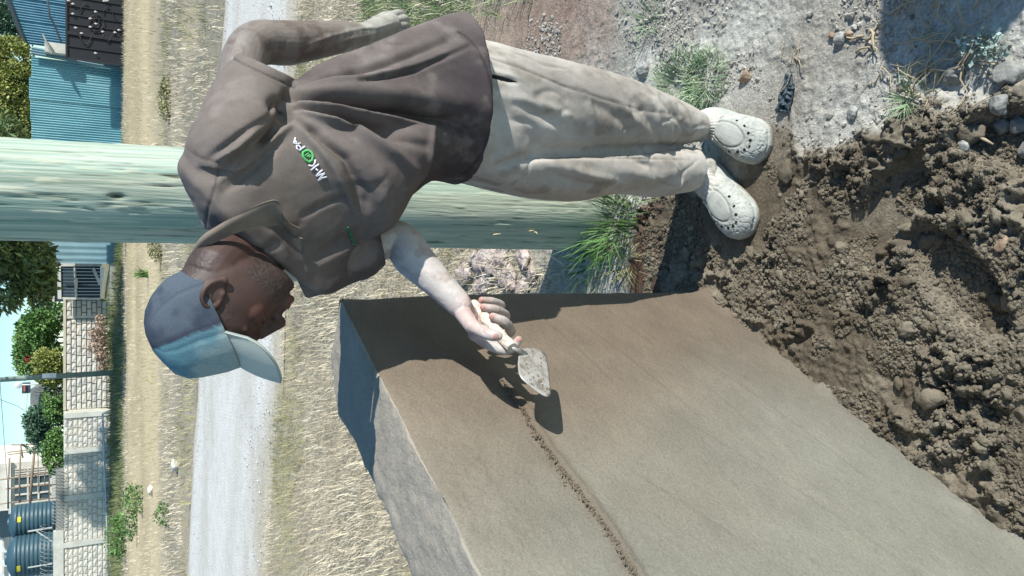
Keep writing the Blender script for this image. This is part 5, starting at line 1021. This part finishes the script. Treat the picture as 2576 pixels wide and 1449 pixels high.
# far pole and wires
fp = empty('utility_pole', (xat(300, 936, 41.5), 41.5, 0), 'tall slim grey-green pole standing in front of the far block wall', 'pole')
b = MB(); a = P(272, 938, 41.5); a[2] = 0; c = a+[(P(0, 957, 41.5)-P(272, 938, 41.5))[0]*2.2*.55, 0, 9.]; b.tube([a, (a+c)/2, c], [.13, .115, .10], 14); b.build('trunk', plain('far_pole_wood', srgb(128, 146, 138), .9, scale=4), fp, True)
b = MB(); q = P(124, 945, 41.3); b.box(tuple(q-[.10, .05, .28]), tuple(q+[.10, .1, .28])); b.build('meter_box', WHITE, fp)
CAB = plain('cable', srgb(60, 66, 70), .7)
for k, pts in enumerate([[(0, 1005, 44), (45, 1022, 46), (80, 1046, 50)], [(70, 985, 60), (65, 1050, 58), (60, 1112, 57)], [(0, 962, 41.6), (10, 1100, 46), (22, 1260, 52), (28, 1449, 58)]]):
    b = MB(); b.tube([P(*q) for q in pts], .011, 5); tag(b.build('overhead_wire', CAB, None, True), ['short overhead wire curving down to the dark green bush', 'overhead wire from the grey roof to the scaffolding', 'overhead wire sagging from the far pole across the sky'][k], 'wire')
# small gate
GY = 43.6; TIMB = plain('whitewashed_timber', srgb(206, 204, 192), .9, scale=6); DOOR = plain('dark_door', srgb(52, 66, 74), .8, scale=6)
gt = empty('small_gate', (xat(260, 707, GY), GY, ZB), 'small dark plank gate in a whitewashed timber frame', 'gate')
def gb(q0, q1, w_, nm='frame', m=TIMB, off=0.): b = MB(); b.bar(P(*q0, GY-off), P(*q1, GY-off), w_); return b.build(nm, m, gt)
gx0, gx1 = xat(200, 750, GY), xat(200, 667, GY); nb2 = 10
for k in range(nb2):
    a = gx0+(gx1-gx0)*k/nb2; c = gx0+(gx1-gx0)*(k+1)/nb2; b = MB(); b.box((a+.012, GY-.02, zat(252, GY)), (c-.012, GY+.03, zat(150, GY))); b.build('plank', DOOR, gt)
gb((146, 665), (255, 665), .20); gb((148, 668), (150, 752), .16); gb((150, 750), (252, 752), .10); gb((188, 672), (192, 748), .09, 'rail', off=.06); gb((192, 700), (191, 726), .13, 'rail', off=.12); gb((234, 674), (252, 716), .14, 'brace', off=.1); gb((165, 717), (222, 719), .07, 'rail', DOOR, .05)
b = MB(); b.box(tuple(P(141, 671, GY)-[.2, .1, .2]), tuple(P(128, 662, GY)+[.0, .1, .1])); b.build('cap_stone', WHITE, gt)
b = MB(); b.box((xat(270, 765, GY), GY-1.6, -.1), (xat(270, 665, GY), GY-.25, ZB+.15)); tag(b.build('gate_step', CONG), 'grey concrete step in front of the small gate', 'step')
# blue corrugated fence
YF = 40.
def corr_mesh(name, x0, x1, z0, z1, Y, m, pitch=.11, amp=.028, zt=None, per=12, tilt=0.):
    n = int((x1-x0)/pitch*per)+2; x = np.linspace(x0, x1, n); y = Y+amp*np.sin((x-x0)/pitch*2*math.pi)*1.; zt = z1 if zt is None else zt
    tops = z1+(zt-z1)*(x-x0)/(x1-x0); rows = [np.stack([x+tilt*(z1-z0)*(q), y, z0+(tops-z0)*q], -1) for q in (0, .33, .66, 1)]
    v = np.concatenate(rows); f = grid_faces(4, n); v = np.concatenate([v, v+[0, .006, 0]]); f = np.concatenate([f, f[:, ::-1]+4*n]); return mesh_np(name, v, f, m)
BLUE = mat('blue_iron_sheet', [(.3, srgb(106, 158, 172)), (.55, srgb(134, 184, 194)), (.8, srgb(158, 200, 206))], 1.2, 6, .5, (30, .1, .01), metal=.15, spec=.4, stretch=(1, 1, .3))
BLUE2 = mat('faded_blue_sheet', [(.3, srgb(108, 140, 152)), (.6, srgb(132, 164, 172)), (.8, srgb(156, 182, 188))], 1.2, 6, .55, (30, .1, .01), metal=.1, spec=.4, stretch=(1, 1, .3))
cf = empty('corrugated_fence', (xat(300, 300, YF), YF, 0), 'blue corrugated iron fence right of the near pole', 'fence')
fx = [xat(306, q, YF) for q in (470, 420, 370, 322, 272, 222, 172)]; ztp = zat(76, YF)
for k in range(6): obj('sheet', corr_mesh('sheet', fx[k]-.03, fx[k+1]+.03, -.1, ztp+.05*math.sin(k*2.1), YF+(.035 if k % 2 else 0), BLUE), cf)
obj('loose_sheet', corr_mesh('loose_sheet', xat(306, 178, YF-.2), xat(306, 158, YF-.2), -.05, ztp-.05, YF-.2, BLUE2, tilt=.06), cf)
b = MB(); b.bar((fx[0], YF+.1, 1.2), (fx[-1], YF+.1, 1.2), .08); b.build('rail', WOOD, cf)
ff2 = empty('sheet_fence', (xat(290, 640, YF+2.5), YF+2.5, .1), 'plain blue-grey sheet fence between the near pole and the small gate', 'fence')
q0, q1 = xat(290, 664, YF+2.5), xat(290, 520, YF+2.5)
for k in range(3): a = q0+(q1-q0)*k/3; c = q0+(q1-q0)*(k+1)/3; obj('sheet', corr_mesh('sheet', a, c+.02, -.1, zat(112, YF+2.5), YF+2.5+.02*k, BLUE2, pitch=.3, amp=.012), ff2)
# dark gate with scrollwork
IRON = plain('dark_gate_steel', srgb(26, 28, 34), .6, scale=3, spec=.4); ORN = plain('pale_ornament', srgb(186, 176, 170), .6); BARM = plain('gate_bar', srgb(50, 47, 52), .5)
YG = 38.6; mg = empty('metal_gate', (xat(310, 60, YG), YG, 0), 'dark steel gate with pale leaf scrollwork at the top edge of the picture', 'gate')
zg0, zg1 = zat(311, YG), zat(167, YG); xg0 = xat(250, 157, YG); xgm = xat(250, 94, YG); xg1 = xat(250, -130, YG)
for (a, c) in ((xg0, xgm-.03), (xgm+.03, xg1)):
    b = MB(); b.box((a, YG, zg0), (c, YG+.04, zg1)); pn = b.build('leaf_panel', IRON, mg)
    for (p0, p1) in (((a, zg0), (c, zg0)), ((a, zg1), (c, zg1)), ((a, zg0), (a, zg1)), ((c, zg0), (c, zg1))): b = MB(); b.bar((p0[0], YG-.03, p0[1]), (p1[0], YG-.03, p1[1]), .07); b.build('frame', BARM, pn)
    n_ = max(2, int((c-a)/.36))
    for k in range(1, n_): x_ = a+(c-a)*k/n_; b = MB(); b.bar((x_, YG-.03, zg0), (x_, YG-.03, zg1), .03); b.build('bar', BARM, pn)
def scroll(pts, m=BARM, r_=.018): b = MB(); b.tube([P(*q, YG-.06) for q in pts], r_, 5); b.build('scroll', m, mg, True)
cx_, cy_ = 242, 58
scroll([(cx_+20*math.cos(t), cy_+20*math.sin(t)) for t in np.linspace(0, 6.3, 26)])
for s1, s2 in ((1, 1), (1, -1), (-1, 1), (-1, -1)): scroll([(cx_+s1*(3+t*.8)*1.4*math.cos(t), cy_+s2*(4+(3+t*.8)*1.2*math.sin(t)+3)) for t in np.linspace(0, 4.2, 14)])
for s1 in (1, -1): scroll([(200+40*t, 60+s1*(30+22*math.sin(t*4))) for t in np.linspace(0, 1, 12)]); scroll([(258+36*t, 60+s1*(26+18*math.sin(t*4.5))) for t in np.linspace(0, 1, 12)])
for (dx, dy) in [(173, 2), (184, 10), (184, 35), (191, 70), (241, 30), (263, 3), (270, 2), (259, 80), (228, 47), (228, 68), (242, 60), (300, 76), (290, 82), (206, 84), (241, 134)]:
    q = P(dx, dy, YG-.08); b = MB(); b.add([q+[0, 0, .09], q+[.05, -.02, .02], q+[.0, -.03, -.07], q+[-.05, -.02, .02], q+[0, -.04, .01]], [(0, 4, 1), (1, 4, 2), (2, 4, 3), (3, 4, 0)]); b.build('leaf_ornament', ORN, mg)
gp = empty('gate_post', P(300, 165, 39.2)*[1, 1, 0], 'pale masonry stub beside the dark gate with a fallen sheet', 'post')
b = MB(); b.box(tuple(P(167, 136, 39.4)-[0, 0, .0]), tuple(P(112, 104, 39.4)+[0, .6, 0])); b.build('masonry', CONC, gp); b = MB(); b.bar(P(108, 88, 39.2), P(130, 136, 39.2), .22, .06); b.build('broken_slab', CONG, gp)
# blue shed behind the gate
sh_ = empty('iron_shed', (xat(300, 40, 46.), 46., 0), 'shaded blue corrugated iron shed behind the dark gate', 'shed')
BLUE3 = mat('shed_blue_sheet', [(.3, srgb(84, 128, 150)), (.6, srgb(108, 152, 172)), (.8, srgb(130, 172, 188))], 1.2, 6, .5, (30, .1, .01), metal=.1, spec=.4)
sx0, sx1 = xat(200, 128, 46.), xat(200, -140, 46.); zs0, zs1 = zat(66, 46.), zat(-52, 46.)
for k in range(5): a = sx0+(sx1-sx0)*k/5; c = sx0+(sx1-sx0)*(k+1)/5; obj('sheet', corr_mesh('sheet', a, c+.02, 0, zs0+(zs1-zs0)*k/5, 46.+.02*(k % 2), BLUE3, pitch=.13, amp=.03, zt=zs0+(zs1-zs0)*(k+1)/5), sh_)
b = MB(); b.bar((sx0-.3, 45.9, zs0-.02), (sx1, 45.9, zs1+.05), .16); b.build('roof_edge', plain('dark_fascia', srgb(58, 66, 72), .8), sh_)
b = MB(); b.tube([P(118, -10, 45.), P(125, 40, 45.), P(140, 70, 45.), P(153, 105, 45.), P(150, 140, 45.)], .05, 6); tag(b.build('hanging_cable', CAB, None, True), 'dark cable hanging across the blue shed wall', 'cable')
# tall casuarina behind the pole, its shadow falls on the far wall; a second tree behind the fence
def casuarina(name, base, h, label, seed, blobs, n, cl=.16):
    o = empty(name, base, label, 'tree'); b = MB(); bz = np.array(base, float); b.tube([bz-[0, 0, .3], bz+[.1, 0, h*.4], bz+[-.05, .1, h*.8], bz+[0, 0, h]], [.30, .22, .10, .03], 10)
    tr = b.build('trunk', BARK, o, True); r = random.Random(seed)
    for q in blobs: c = np.array(q[0]); b = MB(); m_ = np.array([bz[0], bz[1], min(max(bz[2]+1.2, c[2]-.6), h*.95)]); b.tube([m_, (m_+c)/2+[0, 0, .25], c], [.09, .05, .015], 6); b.build('branch', BARK, o, True)
    leaves('crown', blobs, n, cl, LEAFC, seed, o, droop=.45, asp=3.2, gap=.62); return o
tb = np.array([xat(300, 520, 36.), 36., 0.]); bl = []
r_ = random.Random(3)
for k in range(20):
    z_ = 4.2+k*.40; rr_ = 2.7*(1-(k/19.5))**.8+.12; a = k*2.4; bl.append((tb+[rr_*.62*math.cos(a), rr_*.62*math.sin(a), z_], (rr_*.62, rr_*.62, .55), rr_))
bl += [(P(40, 640, 37.5), (1.0, .8, .7), 1.6), (P(60, 690, 38.), (.9, .8, .7), 1.4), (P(95, 720, 38.5), (.9, .8, .55), 1.2), (P(15, 725, 38.), (1.0, .8, .6), 1.3), (P(105, 660, 38.5), (.8, .7, .5), 1.0), (P(118, 690, 38.5), (.45, .5, .3), .6), (P(70, 625, 37.), (.8, .8, .7), 1.2)]
casuarina('casuarina_tree', tb, 11.9, 'tall casuarina tree whose drooping branches hang left of the near pole', 301, bl, 42000, .075)
tb2 = np.array([xat(300, 250, 45.), 45., 0.]); bl2 = [(P(30, 160, 45.5), (1.4, 1., 1.0), 1.5), (P(45, 220, 45.), (1.3, 1., .9), 1.6), (P(20, 270, 46.), (1.5, 1., 1.1), 1.8), (P(48, 310, 45.), (1.3, 1., .8), 1.5), (P(15, 330, 46.), (1.2, 1., 1.0), 1.4), (P(-40, 240, 46.), (2.6, 1.6, 1.4), 3), (P(-60, 330, 46.), (2., 1.5, 1.4), 2), (P(-50, 150, 46.), (1.8, 1.5, 1.3), 2)]
o = bush('tree', bl2, 42000, .075, LEAFY, 302, 'yellow-green feathery tree behind the blue corrugated fence', 'tree', gap=.6)
o = bush('tree', [(P(12, 20, 58.), (1.6, 1.2, 1.4), 2), (P(10, 60, 58.), (1.3, 1.2, 1.2), 1.4), (P(40, 40, 58.), (1.5, 1.1, .9), 1.), (P(50, 85, 58.), (1.2, 1.1, .8), 1.), (P(10, 100, 58.), (1., 1., .7), .6), (P(-50, 30, 58.), (2.5, 1.6, 1.5), 2)], 9000, .12, LEAFB, 303, 'sparse dark tree showing above the shed roof', 'tree', gap=.9)
# ================================================================== grasses and litter
def blades(name, base, length, width, lean, m, seed, parent=None, curl=.5, az=None):
    """bent tapering blades: base (n,3)"""
    r = np.random.default_rng(seed); n = len(base); a = r.uniform(0, 6.283, n) if az is None else az; d = np.stack([np.cos(a), np.sin(a), 0*a], -1); sd_ = np.stack([-np.sin(a), np.cos(a), 0*a], -1)
    tw = r.uniform(-1, 1, n)[:, None]; sd_ = sd_*np.cos(tw)+np.array([0, 0, 1.])*np.sin(tw)*.4
    L = np.asarray(length)[:, None]; ln = np.asarray(lean)[:, None]; w = np.asarray(width)[:, None]*sd_*.5; upv = np.array([0, 0, 1.])
    p1 = base+L*.5*(upv*np.cos(ln*.6)+d*np.sin(ln*.6)); l2 = ln*(1+curl); p2 = p1+L*.5*(upv*np.cos(l2)+d*np.sin(l2))
    v = np.stack([base-w, base+w, p1-w*.8, p1+w*.8, p2], 1).reshape(-1, 3); i = np.arange(n)[:, None]*5
    f = np.stack([i+[0, 1, 3], i+[0, 3, 2], i+[2, 3, 4]], 1).reshape(-1, 3); me = mesh_np(name, v, f, m, False); return obj(name, me, parent)
STRAW = mat('dry_straw', [(.25, srgb(160, 148, 124)), (.5, srgb(204, 192, 166)), (.75, srgb(224, 216, 194))], 1.2, 4, .85, island=.28, spec=.2)
STRAWG = mat('greenish_straw', [(.3, srgb(122, 124, 86)), (.5, srgb(160, 156, 114)), (.75, srgb(200, 188, 148))], .9, 4, .85, island=.3, spec=.2)
GREENB = mat('green_blade', [(.3, srgb(62, 96, 48)), (.5, srgb(90, 126, 66)), (.75, srgb(140, 160, 100))], 8, 4, .55, island=.35, spec=.35)
PALEG = mat('dusty_green_blade', [(.3, srgb(116, 140, 104)), (.5, srgb(146, 166, 128)), (.75, srgb(186, 194, 162))], 12, 4, .7, island=.3, spec=.2)
def scatter(n, x0, x1, y0, y1, seed, cond):
    r = np.random.default_rng(seed); X = r.uniform(x0, x1, n); Y = r.uniform(y0, y1, n); z = zones(X, Y); k = cond(X, Y, *z); X, Y = X[k], Y[k]
    return np.stack([X, Y, ground_h(X, Y, tuple(q[k] for q in z))], -1), r
def behind_wall(X, Y): return ((X-WK[0])*WN[0]+(Y-WK[1])*WN[1] < -.30) | (Y > 2.55)
off_pole = lambda X, Y: np.hypot(X-.31, Y-2.5) > .19
# the near verge, straw and greener patches
b0, r = scatter(105000, -5.2, 4.2, 2.2, 8.6, 401, lambda X, Y, w, rd, ro: (ro < .08) & behind_wall(X, Y) & off_pole(X, Y) & (w < .2) & (np.random.default_rng(1).uniform(size=len(X)) > rd*1.2) & (np.random.default_rng(2).uniform(size=len(X)) < np.clip(5./Y, .3, 1.)*(.55+.6*fbm(X*1.1, Y*1.1, oct=3, seed=12)+.35)) & ((Y > 3.0) | (X < .1)))
gpatch = fbm(b0[:, 0]*.8, b0[:, 1]*.8, oct=3, seed=402)+.35*sstep(1.0, 2.5, b0[:, 0])*sstep(7, 4, b0[:, 1]); kg = gpatch > .30
for k, nm, m, lab in ((~kg, 'dry_grass', STRAW, 'matted straw-coloured dry grass on the near verge of the road'), (kg, 'green_grass', STRAWG, 'greener patches of grass on the near verge of the road')):
    q = b0[k]; n = len(q); tag(blades(nm, q, r.uniform(.05, .16, n), r.uniform(.003, .0065, n), np.abs(r.normal(1.0, .5, n)), m, 403), lab, 'grass', kind='stuff')
b0, r = scatter(26000, .7, 3.2, 2.6, 5.2, 411, lambda X, Y, w, rd, ro: (ro < .05) & (Y > 3.0+.3*fbm(X*3, Y*3, oct=2, seed=13)) & (np.random.default_rng(3).uniform(size=len(X)) > rd))
n = len(b0); tag(blades('green_grass', b0, r.uniform(.05, .14, n), r.uniform(.003, .006, n), np.abs(r.normal(.8, .4, n)), leafmat('verge_green', srgb(84, 116, 66), srgb(122, 146, 92), srgb(176, 182, 134), 3), 412), 'green and straw grass beside the bent arm', 'grass', kind='stuff')
# the far verge
b0, r = scatter(90000, -22, 17, 9.5, 39.5, 421, lambda X, Y, w, rd, ro: (ro < -.05) & (Y > 8) & (np.abs(X) < Y*.43+2) & (np.random.default_rng(4).uniform(size=len(X)) < np.where(((Y-.09*X) > 20.5) & ((Y-.09*X) < 36), .22, .95)))
far_side = polydist(b0[:, 0], b0[:, 1], [ROADN[0], *ROADN, ROADN[-1], (-60, 2), (60, 2)]) < 0; b0 = b0[far_side]; n = len(b0)
gp_ = fbm(b0[:, 0]*.35, b0[:, 1]*.35, oct=3, seed=422); k1 = gp_ > .18
for k, nm, m, lab in ((~k1, 'dry_grass', STRAW, 'sparse dry grass on the far verge of the road'), (k1, 'scrub_grass', STRAWG, 'greyish green scrub on the far verge of the road')):
    q = b0[k]; n = len(q); tag(blades(nm, q, r.uniform(.08, .24, n), r.uniform(.008, .018, n), np.abs(r.normal(.8, .4, n)), m, 423), lab, 'grass', kind='stuff')
b0, r = scatter(16000, -20, 10, 37, 43.4, 431, lambda X, Y, w, rd, ro: (Y > 38+.6*fbm(X*.5, Y*.5, oct=2, seed=14)) & (X < 6)); n = len(b0)
tag(blades('rank_grass', b0, r.uniform(.15, .45, n), r.uniform(.015, .03, n), np.abs(r.normal(.5, .3, n)), leafmat('rank_green', srgb(74, 92, 56), srgb(104, 118, 74), srgb(150, 148, 104), .8), 432), 'rank green and dry grass along the foot of the far wall', 'grass', kind='stuff')
# tufts one can point at
def tuft(dx, dy, n, L, spread, lean, m, seed, label, wid=.004, name='grass_tuft', cat='grass tuft', z=None, curl=.6):
    g = G(dx, dy); r = np.random.default_rng(seed); a = r.uniform(0, 6.283, n); q = np.sqrt(r.uniform(0, 1, n))*spread; x, y = g[0]+q*np.cos(a), g[1]+q*np.sin(a)
    zz = ground_h(x, y)-.004; o = empty(name, (g[0], g[1], float(zz.mean())), label, cat)
    blades('blades', np.stack([x, y, zz], -1), r.uniform(.45, 1.1, n)*L, r.uniform(.6, 1.2, n)*wid, np.abs(r.normal(lean, .35, n)), m, seed, o, curl=curl); return o
tuft(1560, 560, 260, .24, .13, .75, GREENB, 501, 'large green grass tuft at the foot of the near pole', .0055)
tuft(1490, 665, 70, .17, .07, .95, GREENB, 502, 'small green grass tuft between the pole foot and the wall', .005)
tuft(1590, 665, 60, .13, .06, 1.0, STRAWG, 503, 'yellowing grass tuft near the wall corner behind the shoes', .004)
tuft(1712, 222, 420, .085, .11, 1.0, PALEG, 504, 'dusty green grass clump beside the left trouser leg', .0045)
tuft(1775, 205, 330, .08, .085, 1.0, PALEG, 505, 'dusty green grass clump nearest the left clog', .0045)
tuft(2300, 255, 60, .10, .018, .9, PALEG, 506, 'radiating dusty grass tuft at the edge of the shaded soil', .0035)
tuft(2245, 372, 16, .045, .01, .7, STRAW, 507, 'small pale dry sprig on the dark mortar', .003)
tuft(1192, 78, 60, .09, .05, .8, GREENB, 508, 'small green weed beside the shirt hem', .008, 'weed', 'weed')
tuft(1640, 55, 40, .14, .04, 1.1, PALEG, 509, 'sparse thin grass on the pale soil at the picture edge', .0035)
tuft(1380, 700, 45, .10, .06, 1.0, STRAW, 510, 'dry grass wisps among the pinkish rocks', .0035)
tuft(1110, 640, 120, .14, .16, .9, STRAWG, 511, 'mixed dry and green grass against the pole below the elbow', .004)
def stalks(dx, dy, n, L, seed, label, m=STRAW, spread=.05, r0=.0022):
    g = G(dx, dy); r = np.random.default_rng(seed); o = empty('dry_roots', (g[0], g[1], 0), label, 'dry roots')
    for k in range(n):
        a = r.uniform(0, 6.28); p = np.array([g[0]+r.normal(0, spread), g[1]+r.normal(0, spread), .012]); pts = [p]
        for q in range(5): a += r.normal(0, .6); pts.append(pts[-1]+np.array([math.cos(a), math.sin(a), r.normal(.05, .25)])*L/5)
        pts = np.array(pts); pts[:, 2] = np.maximum(pts[:, 2], ground_h(pts[:, 0], pts[:, 1])+.003); b = MB(); b.tube(pts, [r0*1.2, r0, r0, r0*.8, r0*.6, r0*.4], 5); b.build('root', m, o, True)
    return o
ROOT = plain('dry_root', srgb(176, 160, 132), .9)
stalks(2330, 60, 16, .16, 521, 'tangle of dry roots and straw on the grey stones', ROOT)
stalks(2400, 130, 12, .16, 522, 'dry root tangle reaching toward the blue-grey clods', ROOT, .04)
stalks(2300, 190, 10, .13, 523, 'thin dry roots lying across the edge of the shade', ROOT, .03, .0016)
stalks(2180, 95, 5, .07, 524, 'short dry stalks beside the tan pebbles', ROOT, .03, .003)
stalks(2010, 160, 5, .07, 525, 'few dry stalks on the dusty soil near the cloth scrap', ROOT, .05, .0016)
stalks(1770, 255, 3, .05, 526, 'short stalks in the dusty soil above the left clog', ROOT, .03, .0014)
for k, (a, c, lb) in enumerate([((2420, 0), (2438, 70), 'straight pale stick at the top of the shaded soil'), ((2350, 325), (2362, 350), 'thin pale splinter on the dark shaded soil'), ((2480, 350), (2510, 365), 'curled pale twig on the dark shaded soil')]):
    b = MB(); p, q = G(*a), G(*c); p[2] = q[2] = .018; b.tube([p, (p+q)/2+[.004, .003, .004], q], [.003, .0035, .002], 6); tag(b.build('twig', ROOT, None, True), lb, 'twig')
# silvery weed
g = G(2480, 118); wd = empty('weed', (g[0], g[1], 0), 'silvery green leafy weed on the shaded soil', 'weed')
leaves('leaves', [((g[0], g[1], .03), (.035, .05, .018), 1), ((g[0]-.02, g[1]-.03, .03), (.03, .03, .018), 1)], 240, .006, leafmat('silver_leaf', srgb(120, 140, 128), srgb(150, 168, 156), srgb(178, 190, 178), 20), 531, wd)
# crumpled dark cloth scrap
n_ = 46; U, V_ = np.meshgrid(np.linspace(-1, 1, n_), np.linspace(-1, 1, n_), indexing='ij'); g = G(1985, 238)
cx = U*.050+.012*fbm(U*2, V_*2, oct=3, seed=541); cy = V_*.022*(1-.35*U)+.012*fbm(U*2+5, V_*2, oct=3, seed=542); cz = .012+.030*np.abs(fbm(U*1.8, V_*1.8+9, oct=3, seed=543, gain=.45))
an_ = R(12); me = mesh_np('cloth_scrap', np.stack([g[0]+cx*math.cos(an_)-cy*math.sin(an_), g[1]-cx*math.sin(an_)*1.-cy*math.cos(an_), cz-.006], -1).reshape(-1, 3), grid_faces(n_, n_), plain('dark_plastic', srgb(62, 76, 82), .6, spec=.4, var=.3, scale=60))
o = obj('cloth_scrap', me); sm_ = o.modifiers.new('t', 'SOLIDIFY'); sm_.thickness = .0015; tag(o, 'crumpled dark blue-grey plastic scrap on the dusty soil', 'scrap')
# plants and stones on the far verge
def far_weed(dx, dy, n, size, rx, rz, m, seed, label, name='shrub', cat='shrub'):
    g = G(dx, dy); o = empty(name, (g[0], g[1], 0), label, cat); h_ = float(ground_h(np.array([g[0]]), np.array([g[1]]))[0]); leaves('leaves', [((g[0], g[1], h_+rz*.8), (rx, rx*.6, rz), 1), ((g[0]-rx*.6, g[1], h_+rz*.5), (rx*.6, rx*.5, rz*.6), .6), ((g[0]+rx*.6, g[1], h_+rz*.6), (rx*.6, rx*.5, rz*.5), .6)], n, size, m, seed, o, asp=2.2)
    b = MB(); b.tube([(g[0], g[1], h_-.05), (g[0]+.02, g[1], h_+rz)], [.03, .01], 6); b.build('stem', BARK, o); return o
far_weed(318, 1345, 1300, .045, .85, .50, LEAFG, 551, 'green shrub at the foot of the far wall left of the last post')
far_weed(345, 1285, 900, .04, .85, .32, LEAFG, 552, 'low dark green shrub in the far grass, nearer the road')
far_weed(358, 1255, 300, .04, .4, .25, LEAFG, 553, 'small green shrub in the far grass beside the low dark shrub')
far_weed(425, 1290, 220, .03, .25, .16, LEAFG, 554, 'tiny green weed in the dry grass near the far road edge', 'weed', 'weed')
g = G(372, 690); ag = empty('spiky_plant', (g[0], g[1], 0), 'spiky green plant with sword leaves on the far verge', 'plant'); r = np.random.default_rng(9); n = 60
blades('leaves', np.stack([g[0]+r.normal(0, .05, n), g[1]+r.normal(0, .05, n), 0*r.normal(size=n)], -1), r.uniform(.35, .6, n), r.uniform(.02, .035, n), np.abs(r.normal(.7, .4, n)), GREENB, 561, ag, curl=.15)
far_weed(405, 600, 900, .03, .5, .2, STRAWG, 562, 'low green scrub beside the near pole on the far verge')
far_weed(425, 250, 800, .03, .4, .15, STRAWG, 563, 'low grey-green scrub right of the near pole on the far verge')
WST = plain('white_rock', srgb(196, 190, 180), .9, bump=(20, .5, .03))
stone(449, 1172, .15, WST, 'pale white rock in the far dry grass nearer the road', 571, .6, 1.3, 'rock', cat='rock'); stone(383, 1233, .14, WST, 'whitish rock in the far dry grass nearer the wall', 572, .6, 1.3, 'rock', cat='rock')
